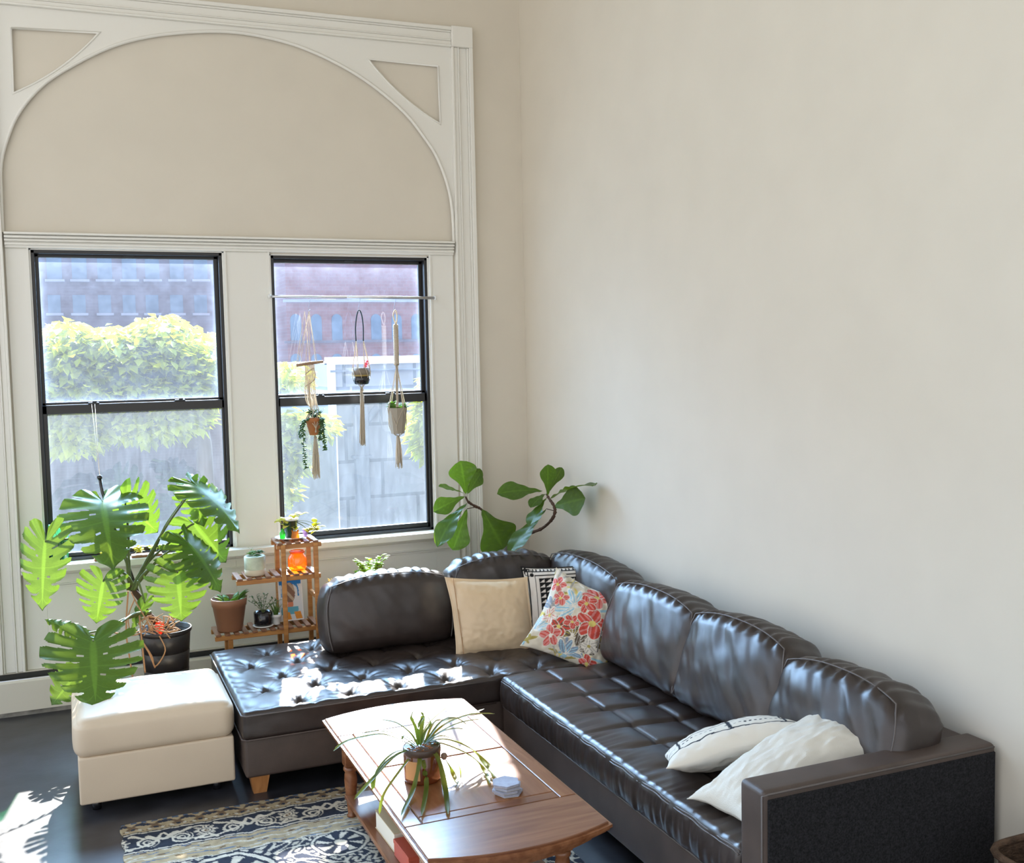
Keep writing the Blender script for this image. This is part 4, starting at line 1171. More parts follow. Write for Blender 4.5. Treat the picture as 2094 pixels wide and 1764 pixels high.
# ------------------------------------------------------------------ plant stand
SY0, SY1 = 7.12, 7.36
ps = thing('plant_stand', (1.3, 7.24, 0), 'three tier slatted wooden plant stand behind the sofa', 'plant stand')
def shelf(x0, x1, z, nsl, name='shelf'):
    for y in (SY0+.004, SY1-.030):
        r = MB(); r.box(x0, x1, y, y+.026, z-.045, z-.014, .003); rr = r.build('shelf_rail', m_stand, ps)
    pit = (x1-x0)/nsl
    for k in range(nsl):
        s = MB(); s.box(x0+pit*k+.004, x0+pit*k+pit*.64, SY0-.008, SY1+.008, z-.014, z, .002); s.build('slat', m_slat, rr)
ZS = (.500, .855, 1.070)
shelf(.835, 1.545, ZS[0], 12); shelf(.985, 1.545, ZS[1], 9); shelf(1.255, 1.555, ZS[2], 5)
for x, y, z0, z1 in ((1.295, SY0, 0, ZS[2]-.014), (1.513, SY0, 0, ZS[2]-.014), (1.295, SY1-.026, 0, ZS[2]-.014), (1.513, SY1-.026, 0, ZS[2]-.014), (.935, SY0+.03, 0, ZS[0]-.02), (.935, SY1-.05, 0, ZS[0]-.02)):
    MB().box(x-.015, x+.015, y-.014 if y < 7.2 else y+.012, (y-.014 if y < 7.2 else y+.012)+.026, z0, z1, .003).build('post', m_stand, ps)
for z in (.68,): MB().box(1.505, 1.527, SY0, SY1, z-.015, z+.015, .003).build('cross_rail', m_stand, ps)

def pot(name, x, y, z, prof, mt, parent, n=32): return MB().lathe(prof, n, (x, y, z)).build(name, mt, parent)
def open_pot(r0, r1, h, rim=.006, rimh=.02):
    return [(r0*.96, 0), (r0, .004), (r1-.001, h-rimh), (r1+rim*.6, h-rimh+.002), (r1+rim*.7, h), (r1-.004, h), (r1-.006, h-.02), (.001, h-.022)]
def fleshy(mb, p, d, L, w, t=.35, n=6, mi=0):
    """plump pointed leaf from p along d"""
    d = Vector(d).normalized(); sd = d.cross(Vector((0, 0, 1)))
    sd = sd.normalized() if sd.length > 1e-3 else Vector((1, 0, 0)); up = sd.cross(d)
    vs = []; fs = []; m_ = 8
    for i in range(n+1):
        s = i/n; ww = w*math.sin(PI*min(1, .12+.88*s)**.8)*(1 if s < 1 else 0)
        c = Vector(p)+d*L*s+up*L*.12*math.sin(PI*s)
        for k in range(m_):
            a = 2*PI*k/m_; vs.append(c+sd*ww*math.cos(a)+up*ww*t*math.sin(a))
    for i in range(n):
        for k in range(m_): a = i*m_+k; b2 = i*m_+(k+1) % m_; fs.append([a, b2, b2+m_, a+m_])
    mb.add(vs, fs, mi, True)
def rosette(c, k, L, w, tilt=(.3, 1.2), seed=0):
    rg = random.Random(seed); mb = MB()
    for i in range(k):
        a = i*2.4; e = tilt[0]+(tilt[1]-tilt[0])*i/k
        fleshy(mb, c, (math.cos(a)*math.cos(e), math.sin(a)*math.cos(e), math.sin(e)), L*(1-.45*i/k), w*(1-.3*i/k))
    return mb
def wire_plant(c, k, h, leaf, seed, spread=.5, nleaf=6, lw=.5):
    """thin stems with pairs of small leaves"""
    rg = random.Random(seed); st_ = MB(); lv = MB()
    for i in range(k):
        a = rg.uniform(0, 2*PI); e = rg.uniform(.2, spread)
        tip = Vector(c)+Vector((math.cos(a)*e*h, math.sin(a)*e*h, h*rg.uniform(.6, 1))); mid = Vector(c).lerp(tip, .5)+Vector((0, 0, .1*h))
        P, _ = smooth_path([Vector(c), mid, tip], 0, 6); st_.tube(P, .0016, 5)
        for j in range(nleaf):
            q = P[int((len(P)-1)*(.35+.65*j/max(1, nleaf-1)))]; aa = rg.uniform(0, 2*PI)
            fleshy(lv, q, (math.cos(aa), math.sin(aa), rg.uniform(-.2, .7)), leaf*rg.uniform(.7, 1.2), leaf*lw*.5, .18, 4)
    return st_, lv
sy = (SY0+SY1)/2
# brown pot, bottom shelf
p = at(471, 1297, y=sy-.02); z = ZS[0]+.001
t = thing('potted_succulent', (p.x, sy-.02, z), 'brown plastic pot with green succulent at the left end of the bottom stand shelf', 'potted plant', 'pots on the plant stand')
pot('pot', p.x, sy-.02, z, [(.078, 0), (.082, .005), (.108, .165), (.112, .166), (.118, .215), (.113, .218), (.108, .214), (.104, .17), (.001, .172)], m_terra, t)
MB().lathe([(.103, .172), (.05, .182), (.001, .184)], 20, (p.x, sy-.02, z)).build('soil', m_soil, t)
b = MB(); rg = random.Random(3)
for i in range(11):
    a = i*2.4; q = Vector((p.x+.05*math.cos(a)+.01, sy-.02+.05*math.sin(a), z+.185)); fleshy(b, q, (math.cos(a)*.8, math.sin(a)*.6, rg.uniform(.3, .9)), .075, .022, .3)
for i in range(3): fleshy(b, (p.x+.06, sy, z+.19), (.7, -.2+.2*i, .8-.2*i), .10, .022, .3)
b.build('leaves', m_succ, t)
# black pot
p = at(539, 1283, y=sy-.03); z = ZS[0]+.001
t = thing('potted_succulent', (p.x, sy-.03, z), 'small glossy black pot with sparse sprigs on the bottom stand shelf', 'potted plant', 'pots on the plant stand')
pot('saucer', p.x, sy-.03, z, [(.055, 0), (.068, .006), (.070, .010), (.001, .010)], m_white, t)
pot('pot', p.x, sy-.03, z+.010, [(.056, 0), (.060, .004), (.062, .088), (.058, .090), (.055, .078), (.001, .078)], m_blackpot, t)
MB().lathe([(.054, .088), (.001, .092)], 18, (p.x, sy-.03, z)).build('soil', m_soil, t)
s_, l_ = wire_plant((p.x, sy-.03, z+.09), 12, .115, .026, 5, 1.0, 5); s_.build('stems', m_stem, t); l_.build('leaves', m_succd, t)
# small plant behind the post
p = at(564, 1266, y=sy+.0)
t = thing('potted_grass', (p.x, sy-.01, ZS[0]+.001), 'little clear pot of upright green grass behind the front stand post', 'potted plant', 'pots on the plant stand')
pot('pot', p.x, sy-.01, ZS[0]+.001, open_pot(.026, .034, .07), m_white, t, 20)
b = MB(); rg = random.Random(9)
for i in range(24):
    a = rg.uniform(0, 6.28); q = Vector((p.x+.012*math.cos(a), sy-.01+.012*math.sin(a), ZS[0]+.05)); fleshy(b, q, (math.cos(a)*.45, math.sin(a)*.45, 1), rg.uniform(.07, .13), .0045, .3, 5)
b.build('leaves', m_succ, t)
# colourful art card (plain abstract shapes)
p0 = at(575, 1270, y=sy+.06); p1 = at(617, 1270, y=sy+.06)
def paint_card(u, v):
    c = np.tile(np.array([.62, .66, .68]), (len(u), 1))
    def S(m_, col): c[m_] = np.array(col)
    w = .06*np.sin(9*v)+.05*np.sin(13*u+4)
    S((np.abs(u+w*.5) < .75)&(v > .15)&(((u+w)*2.3+v*1.1) % .8 < .45), (.05, .22, .50)); S((v > .72), (.03, .20, .55))
    S(np.hypot((u+.05)/.42, (v-.32)/.5) < 1, (.22, .13, .09)); S((np.hypot((u+.05)/.42, (v-.32)/.5) < 1)&(np.sin(8*u+11*v) > .4), (.45, .36, .26))
    S((np.abs(u+.08+w) < .22)&(v < -.12)&(v > -.55), (.62, .22, .12)); S((v < -.35)&(np.abs(u-.25*v) < .7+w)&(v > -.7), (.12, .38, .48))
    S((v < -.58)&(np.sin(7*u+3*v) > -.3), (.68, .28, .05)); S((np.abs(u) > .90)|(np.abs(v) > .95), (.72, .72, .70))
    return c
zc = ZS[0]+.003; hc = .285; wc = .082
an = math.radians(10)
t = thing('art_card', ((p0.x+p1.x)/2, sy+.03, zc), 'colourful blue and orange painted art card leaning on the bottom stand shelf', 'picture')
M = Matrix.Translation(((p0.x+p1.x)/2, sy+.03, zc)) @ Matrix.Rotation(-an, 4, 'X')
n1, n2 = 60, 90; vs = []; uv = []
for i in range(n1+1):
    for j in range(n2+1): u, v = -1+2*i/n1, -1+2*j/n2; uv.append((u, v)); vs.append((u*wc, 0, (v+1)/2*hc))
fs = [[i*(n2+1)+j, (i+1)*(n2+1)+j, (i+1)*(n2+1)+j+1, i*(n2+1)+j+1] for i in range(n1) for j in range(n2)]
uv = np.array(uv); b = MB().add(vs, fs, 0, False, M); b.build('painted_face', m_pattr, t, fix=False, col=paint_card(uv[:, 0], uv[:, 1]))
MB().box(-wc, wc, .0008, .004, 0, hc, 0, 0, M).build('backing', m_white, t)
# white green pot, middle shelf
m_glaze = mat('sage_white_glaze', (.46, .50, .38), .35, .5, var=.35, vscale=10); m_rawclay = mat('raw_cream_clay', (.62, .53, .40), .8, .2)
p = at(522, 1172, y=sy-.03); z = ZS[1]+.001
t = thing('potted_succulent', (p.x, sy-.03, z), 'pale sage glazed pot with succulents on the left of the middle stand shelf', 'potted plant', 'pots on the plant stand')
pot('pot', p.x, sy-.03, z, [(.060, 0), (.066, .006), (.069, .04), (.070, .125), (.066, .129), (.062, .125), (.061, .115), (.001, .115)], m_glaze, t)
pot('pot_foot', p.x, sy-.03, z, [(.062, .0), (.0675, .006), (.0705, .04), (.066, .042)], m_rawclay, t)
for i, (dx, dy, L, sd, hh) in enumerate(((-.025, -.02, .045, 1, .14), (.032, -.015, .042, 2, .145), (.0, .03, .035, 3, .14), (.012, -.035, .03, 5, .13))):
    rosette((p.x+dx, sy-.03+dy, z+hh), 15, L, .012, (.1, 1.2), sd).build('rosette', m_succd if i % 2 else m_succ, t)
s_, l_ = wire_plant((p.x-.02, sy-.03, z+.12), 4, .07, .014, 8, .4, 4); l_.build('leaves', m_succ, t)
# orange glass jar
m_orange = glassy('orange_glass', (1.0, .42, .06), gloss=.08, body=.35, bodycol=(.85, .30, .03))
p = at(609, 1170, y=sy+.0); z = ZS[1]+.001
t = thing('glass_jar', (p.x, sy, z), 'orange glass jar on the middle stand shelf', 'jar')
pot('jar_body', p.x, sy, z, [(.040, 0), (.056, .008), (.064, .03), (.064, .075), (.055, .098), (.046, .106), (.046, .118)], m_orange, t)
pot('rim', p.x, sy, z, [(.046, .118), (.051, .120), (.051, .132), (.046, .134), (.044, .128)], m_orange, t)
# top shelf
z = ZS[2]+.001
p = at(583, 1103, y=sy+.02)
t = thing('saucer', (p.x, sy+.02, z), 'shallow white dish on the top shelf of the plant stand', 'dish')
pot('dish', p.x+.035, sy+.02, z, [(.060, 0), (.075, .004), (.102, .012), (.104, .015), (.072, .008), (.001, .007)], m_white, t)
dx = p.x+.04; dy = sy+.02; dz = z+.009
t = thing('potted_trailing_plant', (dx, dy, dz), 'dark green glossy pot with pale yellow leaves on the top shelf of the stand', 'potted plant', 'pots on the plant stand')
m_dkgreen = mat('dark_green_glaze', (.020, .040, .022), .15, .6)
pot('pot', dx, dy, dz, [(.034, 0), (.038, .004), (.052, .118), (.054, .120), (.054, .128), (.049, .130), (.046, .118), (.001, .116)], m_dkgreen, t)
pot('pot_rim', dx, dy, dz, [(.0545, .118), (.056, .124), (.0545, .131), (.050, .131)], m_white, t)
b = MB(); st_ = MB()
for (px, py, k) in ((585, 1063, 6), (597, 1070, 5), (606, 1053, 4), (613, 1052, 3), (628, 1082, 4), (640, 1078, 5), (647, 1072, 5), (650, 1083, 4), (598, 1082, 3), (575, 1064, 4), (632, 1086, 4), (590, 1076, 4)):
    c = at(px, py, y=dy-.03); st_.tube([(dx, dy, dz+.12), Vector((dx, dy-.01, dz+.15)).lerp(c, .6), c], .0015, 5, sub=4)
    rg = random.Random(px)
    for i in range(k):
        a = rg.uniform(0, 6.28); fleshy(b, c+Vector((rg.uniform(-.02, .02), rg.uniform(-.02, .02), rg.uniform(-.015, .015))), (math.cos(a), math.sin(a)*.6, rg.uniform(-.5, .6)), .046, .021, .15, 5)
st_.build('stems', m_stem, t); b.build('leaves', m_yel, t)
m_greeng = glassy('bright_green_glass', (.12, .80, .16), gloss=.08, body=.4, bodycol=(.08, .75, .10)); m_amber = glassy('amber_glass', (.9, .45, .08), gloss=.08, body=.55, bodycol=(.70, .30, .05)); m_violet = glassy('pale_violet_glass', (.75, .62, .80), gloss=.08, body=.3, bodycol=(.6, .5, .66))
p = at(578, 1098, y=dy-.05)
t = thing('glass_bottle', (p.x, dy-.05, z), 'little bright green glass bottle on the top stand shelf', 'bottle')
pot('bottle_body', p.x, dy-.05, dz+.002, [(.014, 0), (.018, .004), (.019, .04), (.012, .055), (.007, .060), (.007, .068), (.009, .069)], m_greeng, t, 18)
p = at(604, 1106, y=dy-.075)
t = thing('cat_figurine', (p.x, dy-.075, z), 'small amber glass figurine with two pointed ears in front of the dark green pot', 'figurine')
b = MB(); pts = [(-.022, 0), (.022, 0), (.026, .02), (.020, .048), (.022, .070), (.012, .058), (-.012, .058), (-.022, .070), (-.020, .048), (-.026, .02)]
xz = [(p.x+x_, z_) for x_, z_ in pts]
n = len(xz); b.add([(x_, dy-.095, z+z_) for x_, z_ in xz]+[(x_, dy-.065, z+z_) for x_, z_ in xz], [list(range(n)), list(range(n, 2*n))[::-1]]+[[i, n+i, n+(i+1) % n, (i+1) % n] for i in range(n)], 0, False)
b.build('figurine_body', m_amber, t)
p = at(621, 1102, y=dy-.03)
t = thing('glass_votive', (p.x, dy-.03, z), 'pale violet glass votive at the right of the top stand shelf', 'candle holder')
pot('votive_body', p.x+.012, dy-.03, z+.009, [(.012, 0), (.016, .004), (.020, .050), (.018, .052), (.012, .008), (.001, .006)], m_violet, t, 18)

# ------------------------------------------------------------------ plants behind the sofa, on a low bench
by0 = 7.12
bn = thing('bench', (1.85, by0+.06, 0), 'low wooden bench hidden behind the sofa carrying two plants', 'bench')
MB().box(1.60, 2.10, by0-.08, by0+.2, .52, .55, .004).build('bench_top', m_stand, bn)
for x in (1.63, 2.07):
    for y in (by0-.06, by0+.17): MB().box(x-.016, x+.016, y-.016, y+.016, 0, .52, .002).build('leg', m_stand, bn)
p = at(757, 1172, y=by0+.04)
t = thing('potted_jade_plant', (p.x, by0+.04, .551), 'yellow green leafy plant peeking over the window side sofa cushion', 'potted plant')
pot('pot', p.x, by0+.04, .551, open_pot(.055, .075, .17), m_rawclay, t)
s_, l_ = wire_plant((p.x, by0+.04, .71), 18, .20, .042, 12, .62, 7, .8); s_.build('stems', m_stem, t); l_.build('leaves', m_lime, t)
b = MB(); c = at(730, 1172, y=by0+.02)
for i in range(6): fleshy(b, c+Vector((0, 0, -.03)), (math.cos(i*1.1)*.5, .2*math.sin(i), .9), .06, .014, .3)
b.build('leaves', m_succ, t)
p = at(693, 1195, y=by0+.03)
t = thing('potted_succulent', (p.x, by0+.03, .551), 'low yellow orange succulents in a stone bowl behind the sofa beside the plant stand', 'potted plant')
pot('pot', p.x, by0+.03, .551, [(.04, 0), (.055, .004), (.092, .18), (.094, .195), (.088, .198), (.084, .185), (.001, .185)], mat('grey_stone_bowl', (.42, .38, .32), .85), t)
b = MB(); rg = random.Random(2)
for i in range(40):
    a = rg.uniform(0, 6.28); r_ = rg.uniform(0, .075); fleshy(b, (p.x+r_*math.cos(a), by0+.03+r_*math.sin(a), .742), (math.cos(a)*.7, math.sin(a)*.7, 1), rg.uniform(.025, .05), .008, .4, 4)
b.build('leaves', mat('yellow_orange_succulent', (.62, .45, .06), .5, .3, trans=.4, tcol=(.7, .45, .06)), t)

# ------------------------------------------------------------------ window sill things
sz = WZ(.952)
p = at(123, 1150, y=YW-.055)
m_gjar = glassy('green_glass_tumbler', (.42, .86, .62), gloss=.08, body=.12, bodycol=(.25, .7, .42))
t = thing('glass_vase', (p.x, YW-.055, sz), 'green glass vase with dark contents on the sill of the left window', 'vase')
pot('vase_body', p.x, YW-.055, sz, [(.045, 0), (.052, .004), (.056, .10), (.064, .262), (.061, .262), (.053, .10), (.048, .010), (.001, .008)], m_gjar, t)
pot('soil', p.x, YW-.055, sz, [(.046, .010), (.050, .10), (.051, .17), (.001, .175)], m_soil, t)
b = MB()
for i in range(7): a = i*.9; b.tube([(p.x, YW-.055, sz+.17), (p.x+.03*math.cos(a), YW-.055+.02*math.sin(a), sz+.22), (p.x+.055*math.cos(a), YW-.055+.03*math.sin(a), sz+.25+.02*math.sin(i))], .002, 5)
b.build('twigs', m_bstem, t)
for (px, py, k, lab, sd) in ((225, 1138, 8, 'yellow leaf cuttings in a flat tray on the left window sill', 3), (300, 1130, 8, 'small yellow plant in a tray near the middle of the left sill', 6)):
    p = at(px, py, y=YW-.06)
    t = thing('seedling_tray', (p.x, YW-.06, sz), lab, 'potted plant')
    MB().box(p.x-.10, p.x+.10, YW-.10, YW-.02, sz+.0005, sz+.018, .004).build('tray', m_terra, t)
    s_, l_ = wire_plant((p.x-.04, YW-.06, sz+.015), k, .06, .03, sd, .9, 4, .7); l_.build('leaves', m_yel, t)
    s_, l_ = wire_plant((p.x+.05, YW-.06, sz+.015), k, .055, .028, sd+1, .9, 4, .7); l_.build('leaves', m_lime, t)

# ------------------------------------------------------------------ fiddle leaf fig in the corner
fy = 7.32
def fp(px, py, dy=0): return at(px, py, y=fy+dy-.0069*max(0, px-1055))   # the right branch leans out into the room
fb = fp(1040, 1148)
fg = thing('fiddle_leaf_fig', (fb.x, fy, 0), 'fiddle leaf fig with two bare branches in the corner behind the sofa', 'potted plant')
pot('pot', fb.x, fy, 0, [(.11, 0), (.115, .005), (.145, .30), (.15, .31), (.15, .33), (.14, .33), (.135, .30), (.001, .30)], m_white, fg)
MB().lathe([(.134, .30), (.001, .31)], 20, (fb.x, fy, 0)).build('soil', m_soil, fg)
tr = MB(); tr.tube([(fb.x-.01, fy, .30), fp(1033, 1150), fp(1035, 1118), fp(1040, 1113)], [.016, .0145, .0145, .009], 10, sub=3); tr.build('cut_trunk', mat('grey_bark', (.26, .24, .22), .9, .1, bump=.5, bscale=50), fg)
def knobby(pts, r, seed):
    P, R = smooth_path([Vector(p) for p in pts], r, 8); rg = random.Random(seed)
    return P, [q*(1+.35*(rg.random() > .7)) for q in R]
P, R = knobby([(fb.x+.01, fy, .30), fp(1048, 1148), fp(1050, 1118), fp(1056, 1103), fp(1075, 1092), fp(1105, 1082), fp(1125, 1066), fp(1134, 1050), fp(1133, 1035), fp(1122, 1018), fp(1118, 1010)], [.012, .012, .0115, .011, .0105, .010, .010, .009, .009, .008, .006], 3)
br_ = MB(); br_.tube(P, R, 8)
rg = random.Random(8)
for k in range(30, len(P)-6, 2): 
    d = Vector((rg.uniform(-1, 1), rg.uniform(-1, 1), rg.uniform(-1, 1))).normalized(); br_.tube([P[k], P[k]+d*.016], [.004, .002], 5)
br_.build('branch', m_bstem, fg)
P, R = knobby([fp(1052, 1112), fp(1040, 1096), fp(1010, 1068), fp(985, 1042), fp(972, 1035), fp(958, 1026), fp(952, 1015)], [.009, .008, .008, .0085, .0085, .008, .006], 5)
b = MB(); b.tube(P, R, 8); b.build('branch', m_bstem, fg)
def fig_leaf(A, T, N, wf=.6, droop=.15, seed=0, tone=1.0):
    A, T = Vector(A), Vector(T); L = (T-A).length; rg = random.Random(seed)
    M = frame(A, T-A, Vector(N).cross(T-A)); nl, nw = 22, 8; vs = []; fs = []; cols = []
    for i in range(nl+1):
        s = i/nl
        # fiddle outline: narrow base, slight waist, broad rounded end with a notch
        w = wf*.5*(.10+.50*math.sin(PI*min(1, s*1.0)*.5)**1.1+.52*math.exp(-((s-.70)/.24)**2))*min(1, (s*14+.02))*math.sqrt(max(0, 1-max(0, (s-.72)/.28)**2.2))
        for j in range(-nw, nw+1):
            t = j/nw; x = s-.05*max(0, s-.85)/.15*(1-min(1, abs(t)*2.2))
            z = -droop*s*s+.10*abs(t)**1.6*w*2*.5+.010*math.sin(s*26+3*t)*abs(t)+.012*math.sin(5*s+seed)
            vs.append((x*L, t*w*L, z*L)); g = (1.5 if j == 0 else 1.22 if abs(((s*7+abs(t)*1.5) % 1)-.5) > .44 else 1)*tone*(.94+.12*rg.random())
            cols.append((.060*g, .130*g, .020*g))
    k = 2*nw+1
    for i in range(nl):
        for j in range(k-1): a = i*k+j; fs.append([a, a+1, a+k+1, a+k])
    mb = MB().add(vs, fs, 0, True, M); mb.col = np.array(cols); return mb
FL = [((953, 1010), (943, 943), 0, -.04, (-.1, -.97, .2), .80, .05), ((955, 1010), (985, 966), 0, .05, (.1, -.9, .3), .52, .1), ((955, 1008), (982, 955), .05, .12, (.1, -.5, .85), .4, .1),
      ((948, 1008), (903, 985), -.02, -.06, (-.1, -.35, .93), .45, .2), ((951, 1014), (893, 1036), -.04, -.12, (-.2, -.8, .55), .52, .25), ((955, 1027), (888, 1092), -.05, -.20, (-.35, -.45, .82), .42, .3),
      ((955, 1040), (928, 1124), -.02, -.10, (-.1, -.97, .1), .56, .05), ((985, 1041), (1032, 1122), -.02, -.06, (.05, -.98, .15), .92, .05),
      ((1120, 1014), (1122, 950), 0, -.03, (.05, -.97, .2), .56, .05), ((1122, 1006), (1150, 953), .02, .08, (.3, -.35, .9), .36, .1), ((1110, 1003), (1032, 994), 0, -.12, (-.1, -.75, .65), .40, .25),
      ((1122, 1018), (1211, 972), .0, -.50, (.1, -.65, .75), .36, .12), ((1132, 1036), (1188, 1018), 0, -.30, (.0, -.95, .3), .62, .1), ((1116, 1010), (1087, 1022), .03, -.10, (-.2, -.4, .9), .45, .25),
      ((1118, 1018), (1078, 1062), -.02, -.16, (-.5, -.25, .82), .42, .2), ((1118, 1040), (1035, 1118), -.02, -.10, (-.45, -.35, .82), .34, .15)]
for k, (a, t, da, dt, n_, w, dr) in enumerate(FL):
    A = fp(*a, da); T = at(*t, y=A.y-da+dt)
    o = leaf_obj(fig_leaf(A, T, n_, w, dr, k), fg, m_fig)
for a, s in (((955, 1040), (975, 1036)), ((1118, 1040), (1133, 1044))):
    b = MB(); b.tube([fp(*a, -.02), fp(*s)], .003, 5); b.build('petiole', m_bstem, fg)

# ------------------------------------------------------------------ plant on the coffee table
ly, lz = 4.37, TZ+.0005
p = at(864, 1592, z=lz); lx, ly = p.x, p.y
lt = thing('potted_spider_lily', (lx, ly, lz), 'arching strap leaved plant in an amber brown glass pot on the coffee table', 'potted plant')
m_potb = mat('amber_brown_glass_pot', (.075, .026, .010), .12, .6, trans=.22, tcol=(.50, .17, .03), coat=.5)
R0 = .081; PH = .150
pot('pot', lx, ly, lz, [(R0-.010, 0), (R0-.002, .004), (R0, .012), (R0, PH), (R0-.003, PH+.002), (R0-.006, PH), (R0-.007, PH-.022), (.001, PH-.022)], m_potb, lt, 40)
MB().lathe([(R0-.0075, PH-.024), (R0-.0075, PH-.016), (.001, PH-.014)], 28, (lx, ly, lz)).build('soil', m_soil, lt)
b = MB(); rg = random.Random(6)
for i in range(170):
    a = rg.uniform(0, 6.28); r_ = (R0-.012)*math.sqrt(rg.random()); q = Vector((lx+r_*math.cos(a), ly+r_*math.sin(a), lz+PH-.018+rg.uniform(0, .016)))
    M = Matrix.Translation(q) @ Matrix.Rotation(rg.uniform(0, 6), 4, Vector((rg.random(), rg.random(), 1)))
    s = rg.uniform(.005, .010); b.box(-s, s, -s*.7, s*.7, -s*.4, s*.4, .002, 0, M)
b.build('bark_chips', m_bark, lt)
# paper label wrapped on the left of the pot
lab = MB(); vs = []; fs = []
k = 14; a0, a1 = math.radians(192), math.radians(246)
for i in range(k+1):
    a = a0+(a1-a0)*i/k
    for zz in (.022, .105): vs.append((lx+(R0+.0012)*math.cos(a), ly+(R0+.0012)*math.sin(a), lz+zz))
for i in range(k): fs.append([2*i, 2*i+2, 2*i+3, 2*i+1])
lab.add(vs, fs, 0, True).build('paper_label', mat('tan_paper_label', (.50, .27, .11), .7), lt)
band = MB().lathe([(R0+.0006, PH-.028), (R0+.0018, PH-.026), (R0+.0018, PH-.002), (R0+.0006, PH)], 40, (lx, ly, lz)); band.build('dark_band', mat('dark_brown_band', (.05, .03, .02), .4), lt)
def strap(pts, w, dyv):
    """arching blade through image points at given depth offsets"""
    P = []
    for (px, py), dy_ in zip(pts, dyv):
        q = at(px, py, y=ly+dy_)
        if q.z < TZ+.014:                      # a blade that would sink into the tabletop lies on it instead
            q2 = at(px, py, z=TZ+.014)
            if TX0 < q2.x < TX1: q = q2
        P.append(q)
    Q, _ = smooth_path(P, 0, 8); n_ = len(Q); vs = []; fs = []
    view = Vector(CAM)
    for i, q in enumerate(Q):
        s = i/(n_-1); d = (Q[min(i+1, n_-1)]-Q[max(i-1, 0)]).normalized()
        sd = d.cross(Vector((0, 0, 1))); sd = sd.normalized() if sd.length > .15 else Vector((1, 0, 0))
        nn = sd.cross(d).normalized(); ww = w*(.55+.75*math.sin(PI*min(1, s*.95))**.6 if s < .97 else .25)*(.5 if s > .93 else 1)
        vs += [q-sd*ww+nn*ww*.35, q, q+sd*ww+nn*ww*.35]
    for i in range(n_-1):
        a = 3*i; fs += [[a, a+1, a+4, a+3], [a+1, a+2, a+5, a+4]]
    return MB().add(vs, fs, 0, True)
ST = [
 ([(850, 1528), (790, 1503), (740, 1508), (705, 1518), (682, 1535)], [0, -.03, -.05, -.06, -.08], .0065),
 ([(852, 1528), (815, 1503), (775, 1495), (735, 1502)], [0, .02, .0, -.03], .004),
 ([(855, 1525), (840, 1500), (810, 1478), (774, 1471)], [0, .05, .08, .1], .0035),
 ([(856, 1522), (850, 1490), (842, 1470), (846, 1452)], [0, .03, .05, .05], .005), ([(858, 1522), (862, 1490), (864, 1470), (862, 1455)], [0, .06, .08, .08], .006),
 ([(862, 1522), (872, 1490), (895, 1465), (918, 1446)], [.02, .1, .16, .2], .006), ([(868, 1522), (880, 1490), (890, 1475), (905, 1470)], [.02, .1, .14, .14], .004),
 ([(868, 1524), (900, 1480), (950, 1466), (990, 1449)], [.02, .10, .14, .18], .005), ([(866, 1524), (905, 1485), (960, 1462), (1012, 1459)], [.02, .08, .1, .10], .0055),
 ([(868, 1520), (900, 1478), (930, 1468), (955, 1482)], [.0, .05, .06, .04], .0045), ([(866, 1524), (900, 1498), (930, 1490), (948, 1491)], [0, .02, .02, .0], .004),
 ([(868, 1520), (910, 1512), (960, 1530), (985, 1555), (1016, 1592)], [0, 0, -.02, -.03, -.05], .0060), ([(868, 1524), (905, 1505), (960, 1530), (1000, 1565), (1010, 1590)], [.02, .03, .04, .02, -.01], .0050),
 ([(868, 1527), (900, 1520), (960, 1545), (990, 1575), (1002, 1602)], [0, -.01, -.03, -.05, -.06], .006),
 ([(866, 1528), (905, 1530), (935, 1560), (942, 1590), (925, 1616)], [0, -.04, -.06, -.07, -.07], .0016),
 ([(862, 1530), (892, 1545), (910, 1610), (916, 1664)], [0, -.085, -.12, -.16], .0068), ([(856, 1532), (866, 1562), (872, 1610), (862, 1668)], [0, -.095, -.13, -.18], .0060),
 ([(854, 1532), (858, 1560), (845, 1615), (820, 1668)], [0, -.095, -.14, -.18], .0060), ([(850, 1530), (810, 1545), (765, 1590), (742, 1615), (725, 1634)], [0, -.06, -.10, -.13, -.15], .0065),
 ([(850, 1530), (800, 1550), (765, 1590), (762, 1615)], [0, -.06, -.10, -.12], .0045), ([(850, 1530), (805, 1540), (772, 1575), (765, 1612)], [0, -.05, -.09, -.11], .004),
 ([(850, 1534), (815, 1580), (785, 1625), (776, 1664)], [0, -.09, -.13, -.17], .0045), ([(848, 1520), (828, 1505), (822, 1512)], [0, -.02, -.03], .0035),
 ([(860, 1524), (868, 1500), (880, 1480), (872, 1462)], [0, .03, .05, .05], .004), ([(858, 1522), (855, 1500), (858, 1480), (866, 1466)], [0, .0, .0, .02], .0045),
 ([(864, 1524), (895, 1500), (940, 1478), (985, 1470)], [0, .02, .04, .06], .004),
]
for pts, dyv, w in ST: leaf_obj(strap(pts, w*1.35, dyv), lt, m_strap)
c = at(908, 1546, y=ly-.05); b = MB(); b.lathe([(.001, .016), (.010, .013), (.015, .004), (.012, -.008), (.006, -.014), (.001, -.016)], 14, c); b.build('seed_pod', mat('grey_brown_pod', (.20, .13, .09), .7), lt)
b = leaf_obj(strap([(908, 1548), (925, 1580), (936, 1604)], .008, [-.05, -.07, -.09]), lt, m_strap)

